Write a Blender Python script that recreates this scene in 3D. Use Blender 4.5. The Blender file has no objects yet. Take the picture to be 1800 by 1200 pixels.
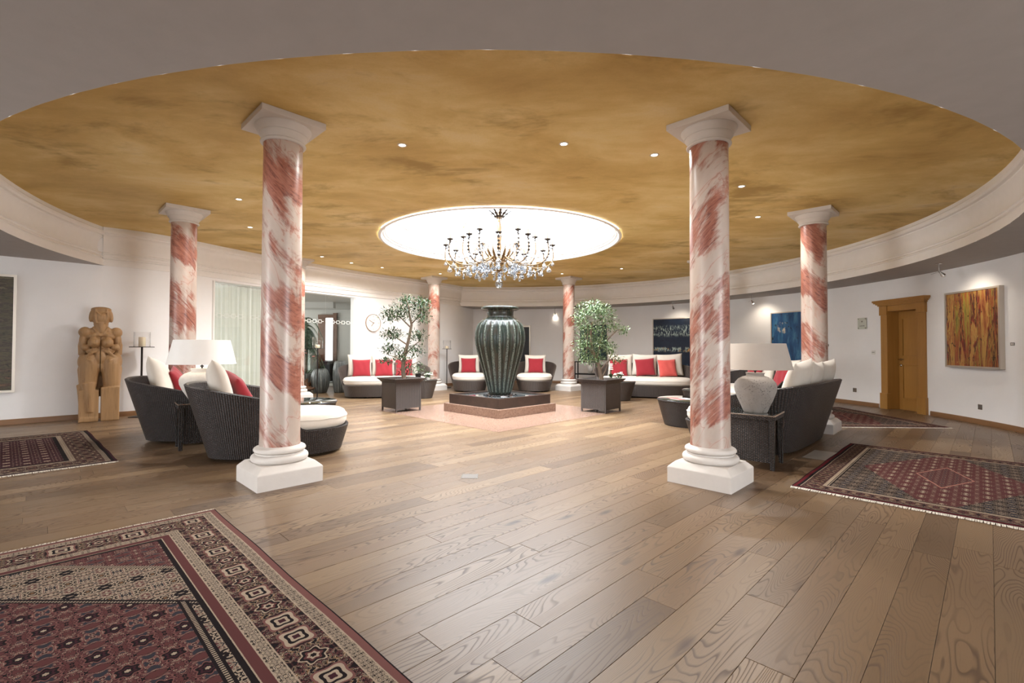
import bpy, bmesh, math, random
from math import sin, cos, pi, sqrt, atan2, radians, hypot, floor
from mathutils import Vector, Matrix
random.seed(7)
S = bpy.context.scene
C = S.collection
PI = pi
CX, CY = -0.09, 9.22          # centre of the rotunda
RD, RG, RS = 6.97, 6.93, 2.30 # drum, gilded ceiling, skylight radii
ZL, ZG = 2.65, 3.313          # low soffit, gilded ceiling
RW = 8.02                     # outer curved wall

# ---------------------------------------------------------------- camera, world, light, exposure
cam_d = bpy.data.cameras.new('camera'); cam = bpy.data.objects.new('camera', cam_d); C.objects.link(cam)
cam.location = (0, 0, 1.22)
cam_d.sensor_width = 36; cam_d.lens = 835.66/1800*36
cam_d.shift_x = 0.00726; cam_d.shift_y = -0.00177
cam.rotation_euler = (Matrix.Rotation(PI/2+0.0187, 3, 'X') @ Matrix.Rotation(0.0028, 3, 'Z')).to_euler()
cam_d.clip_end = 200
S.camera = cam
w = bpy.data.worlds.new('sky'); S.world = w; w.use_nodes = True
bg = w.node_tree.nodes['Background']; bg.inputs[0].default_value = (0.90, 0.95, 1.0, 1); bg.inputs[1].default_value = 4.0
S.view_settings.view_transform = 'Standard'; S.view_settings.look = 'None'
S.view_settings.exposure = 0.70; S.view_settings.gamma = 1.0; S.view_settings.use_curve_mapping = False

def area(name, loc, rot, size, energy, col=(1,1,1), shape='RECTANGLE', sy=None, spread=None):
    l = bpy.data.lights.new(name, 'AREA'); l.energy = energy; l.color = col; l.shape = shape; l.size = size
    if sy: l.size_y = sy
    if spread: l.spread = spread
    o = bpy.data.objects.new(name, l); C.objects.link(o); o.location = loc; o.rotation_euler = rot
    return o
area('skylight_daylight', (CX, CY, 5.2), (0,0,0), 5.6, 1350, (.93,0.97,1), 'DISK')
area('side_fill_right', (8.35,-1.4,1.35), (0,radians(90),radians(-31)), 2.2, 100, (.97,.99,1), sy=4.5, spread=radians(75))  # unseen fill added to brighten the left wall, no window here
area('side_fill_left', (-10.2,0.2,1.35), (0,radians(-90),radians(27)), 2.2, 95, (.97,.99,1), sy=4.5, spread=radians(75))  # added off-view fill aimed at the right wall, not a real window
area('garden_daylight', (-10.9,13.6,1.6), (0,radians(-90),0), 2.2, 230, (0.97,1,0.98), sy=5.0)

# ---------------------------------------------------------------- helpers
class M:
    def __init__(s): s.v=[]; s.f=[]; s.uv=[]; s.uv2=[]
    def add(s, vs, fs, uvs=None, uv2=None):
        b=len(s.v); s.v+= [tuple(p) for p in vs]
        for i,f in enumerate(fs):
            s.f.append(tuple(b+k for k in f))
            s.uv.append([uvs[k] for k in f] if uvs else [(vs[k][0],vs[k][1]) for k in f])
            if uv2 is not None: s.uv2.append(uv2)
        return s
    def grid(s, rows, closed=False, uv=None, flip=False):
        n=len(rows[0]); vs=[p for r in rows for p in r]; fs=[]
        us=[]
        if uv is None:
            for j,r in enumerate(rows):
                acc=0
                for i,p in enumerate(r):
                    if i: acc+= (Vector(p)-Vector(r[i-1])).length
                    us.append([acc,0])
            for i in range(n):
                acc=0
                for j in range(len(rows)):
                    if j: acc+=(Vector(rows[j][i])-Vector(rows[j-1][i])).length
                    us[j*n+i][1]=acc
        else: us=[q for r in uv for q in r]
        b=len(s.v); s.v+=[tuple(p) for p in vs]
        m=n if closed else n-1
        for j in range(len(rows)-1):
            for i in range(m):
                i2=(i+1)%n
                q=[j*n+i,j*n+i2,(j+1)*n+i2,(j+1)*n+i]
                uq=[list(us[k]) for k in q]
                if i2==0:
                    d=(Vector(rows[j][0])-Vector(rows[j][n-1])).length
                    uq[1][0]=uq[0][0]+d; uq[2][0]=uq[3][0]+d
                if flip: q=q[::-1]; uq=uq[::-1]
                s.f.append(tuple(b+k for k in q)); s.uv.append(uq)
        return s
    def cap(s, ring, flip=False):
        b=len(s.v); s.v+=[tuple(p) for p in ring]; q=list(range(b,b+len(ring)))
        if flip: q=q[::-1]
        s.f.append(tuple(q)); s.uv.append([(s.v[k][0],s.v[k][1]) for k in q]); return s
    def lathe(s, prof, seg=32, c=(0,0,0), a0=0, a1=2*PI, flip=False, rfun=None):
        closed = abs(a1-a0-2*PI)<1e-6
        n = seg if closed else seg+1
        rows=[]; uv=[]
        acc=0
        for j,(r,z) in enumerate(prof):
            if j: acc+=hypot(r-prof[j-1][0], z-prof[j-1][1])
            row=[];u=[]
            for i in range(n):
                a=a0+(a1-a0)*i/seg
                rr=r*(rfun(a,z) if rfun else 1)
                row.append((c[0]+rr*cos(a), c[1]+rr*sin(a), c[2]+z)); u.append((a*max(p[0] for p in prof),acc))
            rows.append(row); uv.append(u)
        return s.grid(rows, closed, uv, flip)
    def box(s, x0,x1,y0,y1,z0,z1, R=None):
        vs=[(x,y,z) for x in (x0,x1) for y in (y0,y1) for z in (z0,z1)]
        if R: vs=[tuple(R@Vector(p)) for p in vs]
        fs=[(0,1,3,2),(4,6,7,5),(0,4,5,1),(2,3,7,6),(0,2,6,4),(1,5,7,3)]
        o=[(0,z) for z in (0,1)]
        dims=[(1,2),(1,2),(0,2),(0,2),(0,1),(0,1)]
        raw=[(x,y,z) for x in (x0,x1) for y in (y0,y1) for z in (z0,z1)]
        b=len(s.v); s.v+=vs
        for f,d in zip(fs,dims):
            s.f.append(tuple(b+k for k in f)); s.uv.append([(raw[k][d[0]],raw[k][d[1]]) for k in f])
        return s
    def tube(s, pts, rad, seg=8, caps=True):
        pts=[Vector(p) for p in pts]; n=len(pts)
        if not hasattr(rad,'__len__'): rad=[rad]*n
        rows=[]; up=None
        for i,p in enumerate(pts):
            t=(pts[min(i+1,n-1)]-pts[max(i-1,0)]).normalized()
            if up is None:
                up=Vector((0,0,1)) if abs(t.z)<.9 else Vector((1,0,0))
            a=t.cross(up).normalized(); b=a.cross(t).normalized(); up=b
            rows.append([tuple(p+(a*cos(k*2*PI/seg)+b*sin(k*2*PI/seg))*rad[i]) for k in range(seg)])
        s.grid(rows, True)
        if caps: s.cap(rows[0],True); s.cap(rows[-1])
        return s
    def ball(s, c, r, seg=12, rings=8, R=None):
        if not hasattr(r,'__len__'): r=(r,r,r)
        rows=[]
        for j in range(rings+1):
            t=PI*j/rings; row=[]
            for i in range(seg):
                a=2*PI*i/seg
                p=Vector((r[0]*sin(t)*cos(a), r[1]*sin(t)*sin(a), -r[2]*cos(t)))
                if R: p=R@p
                row.append((c[0]+p.x,c[1]+p.y,c[2]+p.z))
            rows.append(row)
        return s.grid(rows, True)
    def build(s, name, mat, parent=None, smooth=False, weld=False, bevel=0):
        me=bpy.data.meshes.new(name); me.from_pydata(s.v,[],s.f)
        ul=me.uv_layers.new(name='UVMap'); k=0
        for p,u in zip(me.polygons,s.uv):
            for li,q in zip(p.loop_indices,u): ul.data[li].uv=(q[0],q[1])
        if s.uv2:
            u2=me.uv_layers.new(name='pid')
            for p,u in zip(me.polygons,s.uv2):
                for li in p.loop_indices: u2.data[li].uv=u
        if weld or bevel:
            bm=bmesh.new(); bm.from_mesh(me)
            bmesh.ops.remove_doubles(bm, verts=bm.verts, dist=1e-5)
            if bevel: bmesh.ops.bevel(bm, geom=[e for e in bm.edges if e.calc_face_angle(0)>.5], offset=bevel, segments=2, affect='EDGES', profile=.5)
            bmesh.ops.recalc_face_normals(bm, faces=bm.faces)
            bm.to_mesh(me); bm.free()
        if smooth:
            me.shade_smooth()
            if smooth!=True: me.set_sharp_from_angle(angle=radians(smooth))
        o=bpy.data.objects.new(name, me); C.objects.link(o)
        if mat: me.materials.append(mat)
        if parent: o.parent=parent
        return o
def empty(name, label, cat, loc=(0,0,0), rz=0, group=None):
    o=bpy.data.objects.new(name,None); C.objects.link(o); o.empty_display_size=.1
    o.location=loc; o.rotation_euler=(0,0,rz); o['label']=label; o['category']=cat
    if group: o['group']=group
    return o
def tag(o, label, cat, group=None, kind=None):
    o['label']=label; o['category']=cat
    if group: o['group']=group
    if kind: o['kind']=kind
    return o
def struct(o): o['kind']='structure'; return o
def copy_tree(o, parent=None):
    c=o.copy(); C.objects.link(c); c.parent=parent
    for ch in list(o.children): copy_tree(ch,c)
    return c
def rot2(x,y,a): return (x*cos(a)-y*sin(a), x*sin(a)+y*cos(a))

# ---------------------------------------------------------------- node maths
class X:
    nt=None
    def __init__(s,sock): s.s=sock
    @staticmethod
    def lift(v): return v
    def _m(op,*a,clamp=False):
        n=X.nt.nodes.new('ShaderNodeMath'); n.operation=op; n.use_clamp=clamp
        for i,q in enumerate(a):
            if isinstance(q,X): X.nt.links.new(q.s,n.inputs[i])
            else: n.inputs[i].default_value=q
        return X(n.outputs[0])
    def __add__(a,b): return X._m('ADD',a,b)
    def __radd__(a,b): return X._m('ADD',b,a)
    def __sub__(a,b): return X._m('SUBTRACT',a,b)
    def __rsub__(a,b): return X._m('SUBTRACT',b,a)
    def __mul__(a,b): return X._m('MULTIPLY',a,b)
    def __rmul__(a,b): return X._m('MULTIPLY',b,a)
    def __truediv__(a,b): return X._m('DIVIDE',a,b)
    def __rtruediv__(a,b): return X._m('DIVIDE',b,a)
def fm(op,*a): return X._m(op,*a)
def xmin(a,b): return X._m('MINIMUM',a,b)
def xmax(a,b): return X._m('MAXIMUM',a,b)
def xabs(a): return X._m('ABSOLUTE',a)
def xfr(a): return X._m('FRACT',a)
def lt(a,b): return X._m('LESS_THAN',a,b)
def gt(a,b): return X._m('GREATER_THAN',a,b)
def clamp01(a): return X._m('ADD',a,0.0,clamp=True)
def smooth(a,b,x):
    n=X.nt.nodes.new('ShaderNodeMapRange'); n.interpolation_type='SMOOTHSTEP'
    X.nt.links.new(x.s,n.inputs[0]); n.inputs[1].default_value=a; n.inputs[2].default_value=b
    return X(n.outputs[0])
def comb(x,y,z=0.0):
    n=X.nt.nodes.new('ShaderNodeCombineXYZ')
    for i,q in enumerate((x,y,z)):
        if isinstance(q,X): X.nt.links.new(q.s,n.inputs[i])
        else: n.inputs[i].default_value=q
    return X(n.outputs[0])
def sep(v):
    n=X.nt.nodes.new('ShaderNodeSeparateXYZ'); X.nt.links.new(v.s,n.inputs[0]); return [X(n.outputs[i]) for i in range(3)]
def uvm(name='UVMap'):
    n=X.nt.nodes.new('ShaderNodeUVMap'); n.uv_map=name; return X(n.outputs[0])
def objco():
    n=X.nt.nodes.new('ShaderNodeTexCoord'); return X(n.outputs['Object'])
def worldpos():
    n=X.nt.nodes.new('ShaderNodeNewGeometry'); return X(n.outputs['Position'])
def orand():
    n=X.nt.nodes.new('ShaderNodeObjectInfo'); return X(n.outputs['Random'])
def vadd(a,b):
    n=X.nt.nodes.new('ShaderNodeVectorMath'); n.operation='ADD'
    for i,q in enumerate((a,b)):
        if isinstance(q,X): X.nt.links.new(q.s,n.inputs[i])
        else: n.inputs[i].default_value=q
    return X(n.outputs[0])
def vmul(a,b):
    n=X.nt.nodes.new('ShaderNodeVectorMath'); n.operation='MULTIPLY'
    for i,q in enumerate((a,b)):
        if isinstance(q,X): X.nt.links.new(q.s,n.inputs[i])
        else: n.inputs[i].default_value=q
    return X(n.outputs[0])
def noise(v,scale=1,detail=2,rough=.5,dist=0,lac=2.0):
    n=X.nt.nodes.new('ShaderNodeTexNoise'); X.nt.links.new(v.s,n.inputs['Vector'])
    n.inputs['Scale'].default_value=scale; n.inputs['Detail'].default_value=detail; n.inputs['Roughness'].default_value=rough
    n.inputs['Distortion'].default_value=dist; n.inputs['Lacunarity'].default_value=lac
    return X(n.outputs['Fac'])
def voro(v,scale=1,feature='F1',rnd=1):
    n=X.nt.nodes.new('ShaderNodeTexVoronoi'); n.feature=feature; X.nt.links.new(v.s,n.inputs['Vector'])
    n.inputs['Scale'].default_value=scale; n.inputs['Randomness'].default_value=rnd
    return X(n.outputs[0]), X(n.outputs[1])
def ramp(x, stops, const=False):
    n=X.nt.nodes.new('ShaderNodeValToRGB'); cr=n.color_ramp
    if const: cr.interpolation='CONSTANT'
    while len(cr.elements)<len(stops): cr.elements.new(.5)
    for e,(p,c) in zip(cr.elements,stops): e.position=p; e.color=(*c,1)
    X.nt.links.new(x.s,n.inputs[0]); return X(n.outputs[0])
def mix(f,a,b,blend='MIX'):
    n=X.nt.nodes.new('ShaderNodeMix'); n.data_type='RGBA'; n.blend_type=blend
    for i,q in ((0,f),(6,a),(7,b)):
        if isinstance(q,X): X.nt.links.new(q.s,n.inputs[i])
        elif i==0: n.inputs[0].default_value=q
        else: n.inputs[i].default_value=(*q,1)
    return X(n.outputs[2])
def bump(h,strength=.3,dist=.01):
    n=X.nt.nodes.new('ShaderNodeBump'); n.inputs['Strength'].default_value=strength; n.inputs['Distance'].default_value=dist
    X.nt.links.new(h.s,n.inputs['Height']); return X(n.outputs[0])
def mat(name, fn=None, col=(.8,.8,.8), rough=.5, metal=0, **kw):
    m=bpy.data.materials.new(name); m.use_nodes=True; nt=m.node_tree; X.nt=nt
    b=nt.nodes['Principled BSDF']
    r=dict(col=col,rough=rough,metal=metal); r.update(kw)
    if fn: r.update(fn())
    names={'col':'Base Color','rough':'Roughness','metal':'Metallic','normal':'Normal','trans':'Transmission Weight','ior':'IOR','sheen':'Sheen Weight','coat':'Coat Weight','coatr':'Coat Roughness','emit':'Emission Color','estr':'Emission Strength','sss':'Subsurface Weight','alpha':'Alpha','spec':'Specular IOR Level'}
    for k,v in r.items():
        s=b.inputs[names[k]]
        if isinstance(v,X): nt.links.new(v.s,s)
        elif hasattr(v,'__len__'): s.default_value=(*v,1) if len(v)==3 else v
        else: s.default_value=v
    return m
def c8(r,g,b):
    f=lambda u:(u/255/12.92 if u/255<=.04045 else ((u/255+.055)/1.055)**2.4)
    return (f(r),f(g),f(b))
# ---------------------------------------------------------------- materials
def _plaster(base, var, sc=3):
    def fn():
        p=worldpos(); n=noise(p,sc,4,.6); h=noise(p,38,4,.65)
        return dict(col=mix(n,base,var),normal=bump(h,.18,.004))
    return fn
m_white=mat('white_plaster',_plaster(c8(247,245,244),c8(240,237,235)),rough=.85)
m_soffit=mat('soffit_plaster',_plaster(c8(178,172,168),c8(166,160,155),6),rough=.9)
m_trim=mat('stucco_white',_plaster(c8(244,240,236),c8(236,231,226),8),rough=.6)
m_plinth=mat('painted_stone',_plaster(c8(214,207,200),c8(202,194,187),9),rough=.6)
def _gold():
    p=worldpos()
    a=noise(vmul(p,(.55,.95,1)),1.1,6,.64,.25); b=noise(vmul(vadd(p,(7.3,2.1,0)),(.8,1.3,1)),1.1,5,.66,.3); g=noise(p,60,3,.6)
    c=ramp(a,[(.28,c8(190,156,82)),(.45,c8(214,182,108)),(.58,c8(230,203,136)),(.75,c8(236,217,172))])
    c=mix(smooth(.52,.72,b),c,c8(170,138,66)); c=mix(g*.2,c,c8(150,112,66))
    return dict(col=c,normal=bump(a,.1,.01))
m_gold=mat('gilded_lime_paint',_gold,rough=.6)
def _oak_col(u,v,pr,pg,far=False):
    uu=u+pr*37.0; vv=v+pg*19.0
    n=noise(comb(uu*.62,vv*4.4,pr*9.0),1.0,2,.40,.12)
    cont=xfr(n*50.0+vv*18.0); amp=smooth(.36,.62,noise(comb(uu*.9,vv*3.0,pg*7.0),1.0,1)); g=1.0-(1.0-smooth(0.0,.34,cont)*(1.0-smooth(.90,1.0,cont)))*(.25+amp*.7)
    fib=noise(comb(uu*5.0,vv*170.0,pg*5.0),1.0,3,.6); fine=noise(comb(uu*22.0,vv*300.0,1.0),1.0,2,.6)
    dist,_=voro(comb(uu*1.25,vv*4.4,pr*7.0),1.0)
    knot=smooth(.16,.02,dist)*gt(noise(comb(uu*.5,pg*31.0,2.0),1.0,0),.52)
    tone=ramp(pr,[(0,c8(128,103,77)),(.35,c8(112,88,64)),(.6,c8(142,117,88)),(.8,c8(99,77,56)),(1,c8(121,97,71))])
    dark=mix(.6,tone,c8(78,56,40))
    c=mix(g,mix(.85,tone,c8(74,52,36)),tone)
    c=mix(smooth(.45,.8,fib)*.3,c,dark); c=mix(smooth(.55,.75,fine)*.35,c,dark)
    blot=noise(comb(uu*1.6,vv*5.0,pg*3.0),1.0,3,.5)
    c=mix(smooth(.55,.8,blot)*.28,c,c8(112,84,64)); c=mix(knot*.85,c,c8(58,32,16))
    h=g*.6+fib*.35+fine*.3
    return c,h,g
def _oak():
    s=sep(uvm()); q=sep(uvm('pid'))
    c,h,g=_oak_col(s[0],s[1],q[0],q[1])
    return dict(col=c,normal=bump(h,.35,.0012),rough=.36+(1.0-g)*.12)
m_oak=mat('oak_planks',_oak,spec=.5)
m_oakbase=mat('oak_underlay',lambda:dict(col=c8(66,46,32)),rough=.7)
def _wood(ca,cb,sc=(2,2,26),rough=.4,axis=0):
    def fn():
        p=objco(); n=noise(vmul(p,sc),1.0,4,.6,.4); f=noise(vmul(p,(sc[0]*6,sc[1]*6,sc[2]*6)),1.0,2,.6)
        return dict(col=mix(f*.4,mix(n,ca,cb),ca),normal=bump(n,.12,.003),rough=rough)
    return fn
m_door=mat('honey_oak',_wood(c8(156,108,48),c8(186,138,72),(22,22,1.6)))
m_base=mat('oak_skirting',_wood(c8(120,84,52),c8(150,110,72),(3,3,20)))
def _marble():
    p=objco(); r=orand(); x,y,z=sep(p)
    tx=fm('COSINE',r*40.0); ty=fm('SINE',r*40.0)
    zz=z+(x*tx+y*ty)*1.15
    off=comb(r*91.0,r*57.0,r*33.0)
    q=vadd(comb(x*1.5,y*1.5,zz*1.0),off)
    big=noise(q,1.45,2,.5,.35); st=noise(vadd(comb(x*3.0,y*3.0,zz*13.0),off),1.0,5,.68,1.6); fine=noise(vadd(comb(x*9.0,y*9.0,zz*30.0),off),1.0,5,.72,1.2)
    cl=noise(q,5.0,4,.6,.8)
    bd=fm('SINE',zz*7.2+r*60.0+(big-.5)*9.0)*.085; m=smooth(.45,.57,.5+(big-.5)*.55+bd+(st-.5)*.26+(cl-.5)*.34)
    base=mix(noise(q,4,4,.6),c8(200,184,172),c8(168,150,138)); base=mix(smooth(.54,.72,cl)*.5,base,c8(180,134,116))
    blot=mix(smooth(.36,.62,st*.5+fine*.5),c8(168,106,86),c8(128,62,44)); blot=mix(smooth(.52,.64,fine)*.8,blot,c8(90,36,26))
    c=mix(m*.92,base,blot)
    v1=xabs(noise(vadd(comb(x*2.2,y*2.2,zz*2.6),off),1.0,3,.6,.5)-.5)
    c=mix(smooth(.0075,.0015,v1)*.55,c,c8(140,84,68)); c=mix(smooth(.05,.0,v1)*.18,c,c8(196,138,120))
    return dict(col=c)
m_marble=mat('scagliola_marble',_marble,rough=.34,spec=.5)
def _granite():
    p=worldpos(); d,cc=voro(p,85); n=noise(p,26,4,.7); 
    c=mix(n,c8(120,92,78),c8(166,138,120)); c=mix(smooth(.5,.75,noise(p,48,4,.7)),c,c8(78,42,36)); c=mix(smooth(.62,.8,noise(vadd(p,(3.0,3.0,3.0)),60,3,.6)),c,c8(220,186,168))
    return dict(col=c)
m_granite=mat('red_granite',_granite,rough=.22)
m_granite_d=mat('dark_bronze_stone',lambda:dict(col=mix(noise(worldpos(),7,5,.65),c8(40,32,30),c8(84,68,60)),normal=bump(noise(worldpos(),30,3),.15,.003)),rough=.28)
m_water=mat('still_water',lambda:dict(normal=bump(noise(worldpos(),9,2),.08,.01)),col=c8(120,128,130),rough=.03,spec=1.0,coat=1.0)
def _ceramic():
    p=objco(); z=sep(p)[2]; th=fm('ARCTAN2',sep(p)[1],sep(p)[0])
    n=noise(comb(fm('COSINE',th)*2.2,fm('SINE',th)*2.2,z*1.1),2.0,5,.65,.6); st=noise(comb(th*9.0,z*1.6,0.0),1.3,4,.6)
    sp=noise(p,70,3,.7)
    c=ramp(n,[(.3,c8(14,26,24)),(.45,c8(30,40,35)),(.56,c8(42,37,31)),(.68,c8(56,68,58))])
    c=mix(smooth(.5,.75,st)*.55,c,c8(70,84,74)); c=mix(smooth(.62,.74,sp)*.35,c,c8(130,140,128))
    return dict(col=c,normal=bump(sp,.25,.006))
m_vase=mat('glazed_ceramic_green',_ceramic,rough=.26,spec=.5)
def _bead():
    p=objco(); d,_=voro(p,46); 
    return dict(col=mix(smooth(.25,.55,d),c8(12,18,18),c8(92,100,90)),normal=bump(d,.9,.012))
m_bead=mat('beaded_glaze',_bead,rough=.3)
def _greyvase():
    p=objco(); z=sep(p)[2]; th=fm('ARCTAN2',sep(p)[1],sep(p)[0])
    n=noise(comb(th*7.0,z*1.4,orand()*9.0),1.4,5,.7)
    return dict(col=ramp(n,[(.3,c8(26,28,28)),(.5,c8(84,86,84)),(.7,c8(168,168,162))]),normal=bump(n,.5,.02))
m_greyvase=mat('ridged_grey_ceramic',_greyvase,rough=.32)
def _wicker(ca,cb,cc):
    def fn():
        s=sep(uvm()); u=s[0]/.020; v=s[1]/.0085
        par=fm('MODULO',fm('FLOOR',u),2.0)
        row=xfr((v+par)*.5); hu=fm('SINE',xfr(u)*PI); hv=fm('SINE',row*PI)
        h=hu*hv; n=noise(comb(u*.6,v*.2),1.0,3)
        c=mix(smooth(.35,1.0,h),ca,mix(n,cb,cc))
        return dict(col=c,normal=bump(h,1.0,.006),rough=.42)
    return fn
m_wick=mat('dark_wicker',_wicker(c8(14,10,9),c8(60,43,36),c8(86,64,54)))
m_wickg=mat('brown_wicker',_wicker(c8(42,34,30),c8(104,88,80),c8(128,112,102)))
def _fabric(ca,cb,sc=700):
    def fn():
        p=objco(); n=noise(p,9,3,.6); w=noise(p,sc,1)
        return dict(col=mix(n,ca,cb),normal=bump(w+n*2.0,.25,.003))
    return fn
m_cream=mat('cream_canvas',_fabric(c8(206,195,182),c8(216,207,195)),rough=.9,sheen=.2)
m_red=mat('red_canvas',_fabric(c8(138,22,34),c8(152,33,44)),rough=.9,sheen=.2)
m_pinkred=mat('pale_red_canvas',_fabric(c8(196,70,64),c8(208,92,84)),rough=.9,sheen=.2)  # lighter copy of the red, sunlight put into one cushion's colour
m_shade=mat('linen_shade',_fabric(c8(178,167,157),c8(188,178,167),500),rough=.9,sss=.0)
m_shadew=mat('white_linen_shade',_fabric(c8(244,240,234),c8(250,247,243),500),rough=.9)
def _pot(ca,cb,pit):
    def fn():
        p=objco(); n=noise(p,9,5,.65); d,_=voro(vadd(p,vmul(comb(noise(p,30,2),noise(p,31,2),n),(.05,.05,.05))),62)
        k=smooth(.30,.16,d)*smooth(.40,.58,noise(p,7,2)) if pit else 0.0
        c=mix(n,ca,cb)
        if pit: return dict(col=mix(k,c,c8(62,54,48)),normal=bump((1.0-k)+n*.2,.7,.008))
        return dict(col=c,normal=bump(n,.5,.02))
    return fn
m_pit=mat('pitted_stoneware',_pot(c8(158,150,143),c8(124,117,111),True),rough=.8)
m_chalk=mat('chalky_stoneware',_pot(c8(226,220,212),c8(196,188,178),False),rough=.85)
def _statue():
    p=objco(); n=noise(vmul(p,(9,9,1.3)),1.0,5,.6,.8); f=noise(vmul(p,(60,60,4)),1.0,3,.6)
    c=mix(n,c8(150,112,72),c8(186,148,104)); c=mix(smooth(.5,.8,f)*.6,c,c8(98,66,40))
    return dict(col=c,normal=bump(f+n,.25,.006))
m_statue=mat('carved_limewood',_statue,rough=.5)
m_iron=mat('black_iron',col=c8(42,38,36),rough=.45,metal=.6)
m_chrome=mat('brushed_steel',col=c8(200,198,194),rough=.25,metal=1)
m_silver=mat('champagne_frame',col=c8(206,196,184),rough=.35,metal=.7)
m_gilt=mat('antique_gilt',lambda:dict(col=mix(noise(objco(),25,3),c8(132,102,62),c8(80,58,34))),rough=.45,metal=.3)
m_dark=mat('dark_patina',col=c8(58,48,40),rough=.5,metal=.4)
m_candle=mat('ivory_wax',col=c8(240,226,196),rough=.5,sss=.1)
m_ctube=mat('candle_sleeve',col=c8(150,116,66),rough=.5)
def _glass(name,alpha,tint=(1,1,1),rough=.02):
    m=bpy.data.materials.new(name); m.use_nodes=True; nt=m.node_tree; nt.nodes.clear()
    o=nt.nodes.new('ShaderNodeOutputMaterial'); t=nt.nodes.new('ShaderNodeBsdfTransparent'); g=nt.nodes.new('ShaderNodeBsdfGlossy')
    t.inputs[0].default_value=(*tint,1); g.inputs['Roughness'].default_value=rough
    lw=nt.nodes.new('ShaderNodeLayerWeight'); lw.inputs[0].default_value=.5; fr=nt.nodes.new('ShaderNodeMath'); fr.operation='POWER'; fr.inputs[1].default_value=4.0; nt.links.new(lw.outputs['Facing'],fr.inputs[0])
    ad=nt.nodes.new('ShaderNodeMath'); ad.operation='ADD'; ad.inputs[1].default_value=alpha; ad.use_clamp=True
    nt.links.new(fr.outputs[0],ad.inputs[0]); mx=nt.nodes.new('ShaderNodeMixShader')
    nt.links.new(ad.outputs[0],mx.inputs[0]); nt.links.new(t.outputs[0],mx.inputs[1]); nt.links.new(g.outputs[0],mx.inputs[2]); nt.links.new(mx.outputs[0],o.inputs[0])
    return m
m_glass=_glass('thin_clear_glass',.03)
m_crystal=_glass('cut_crystal',.10,(.70,.73,.77),.06)
m_tint=_glass('tinted_partition_glass',.06,(.82,.83,.82))
m_roofglass=_glass('roof_glass',.0,(.98,.99,1))
m_tabletop=mat('dark_table_glass',col=c8(40,50,48),rough=.03,spec=1.0,coat=1.0)
def _leaf(a,b,c,d):
    def fn():
        n=noise(objco(),26,1); 
        return dict(col=ramp(n,[(.3,a),(.45,b),(.58,c),(.72,d)],False))
    return fn
m_leaf=mat('ficus_leaf',_leaf(c8(22,38,24),c8(38,60,34),c8(64,90,52),c8(100,124,78)),rough=.32)
m_leafb=mat('variegated_leaf',_leaf(c8(34,54,32),c8(70,96,56),c8(122,146,96),c8(186,198,156)),rough=.35)
m_leafd=mat('palm_leaf',_leaf(c8(52,70,50),c8(78,98,70),c8(110,128,98),c8(140,152,124)),rough=.5)
m_bark=mat('ficus_bark',_wood(c8(96,78,64),c8(138,118,100),(8,8,8)),rough=.8)
m_soil=mat('potting_soil',col=c8(40,30,24),rough=1)
m_petal=mat('white_petal',col=c8(244,244,232),rough=.6)
m_petalp=mat('pink_petal',col=c8(238,160,150),rough=.6)
m_bulb=mat('lit_bulb',col=(1,1,1),emit=(1,.88,.70),estr=9)
m_curt=mat('sheer_curtain',_fabric(c8(236,236,226),c8(244,244,236),400),rough=.9)
_nt=m_curt.node_tree; _tr=_nt.nodes.new('ShaderNodeBsdfTranslucent'); _tr.inputs[0].default_value=(.85,.86,.8,1); _mx=_nt.nodes.new('ShaderNodeMixShader'); _mx.inputs[0].default_value=.3
_nt.links.new(_nt.nodes['Principled BSDF'].outputs[0],_mx.inputs[1]); _nt.links.new(_tr.outputs[0],_mx.inputs[2]); _nt.links.new(_mx.outputs[0],_nt.nodes['Material Output'].inputs[0])
m_plasticw=mat('white_switch_plastic',col=c8(228,224,218),rough=.35)
m_plasticg=mat('grey_plastic',col=c8(120,112,104),rough=.4)
m_frost=mat('frosted_motif',col=c8(220,220,214),rough=.7)
m_greywall=mat('grey_room_wall',col=c8(196,194,188),rough=.8)
m_brownw=mat('walnut_panel',_wood(c8(92,60,40),c8(120,80,52),(14,14,1.4)))
m_black=mat('black_lacquer',col=c8(18,18,20),rough=.4)
m_daypane=mat('bright_window',col=(1,1,1),emit=(.93,.97,1),estr=1.3)
m_sign=mat('acrylic_sign',col=c8(206,208,196),rough=.15)

# ---- oriental rugs: kaleidoscopic knots in bands
ROSE=c8(112,64,62); ROSE2=c8(142,94,88); CREAM=c8(206,184,160); INK=c8(26,18,20); SLATE=c8(60,60,68); OCHRE=c8(150,110,74); WINE=c8(72,32,42)
def orn(x,y,cx_,cy_,freq,seed,stops,dist=.5):
    a=xabs(xfr(x/cx_)-.5)*cx_; b=xabs(xfr(y/cy_)-.5)*cy_
    n=noise(comb(a*freq+seed,b*freq+seed*1.7,seed),1.0,2,.45,dist)
    n2=smooth(.30,.70,n)
    return ramp(n2,stops,True)
def ros(x,y,cx_,cy_,size,petals,cols,under,off=0.0):
    row=fm('FLOOR',y/cy_); sh=fm('MODULO',row,2.0)*.5+off
    a=(xfr(x/cx_+sh)-.5)*cx_; b=(xfr(y/cy_)-.5)*cy_
    r=fm('SQRT',a*a+b*b)*(1.0+fm('COSINE',fm('ARCTAN2',b,a)*float(petals))*.16)/size
    c=ramp(r,[(0,cols[0]),(.22,cols[1]),(.42,cols[2]),(.62,cols[3]),(.86,cols[4])],True)
    return mix(lt(r,1.0),under,c)
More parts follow.
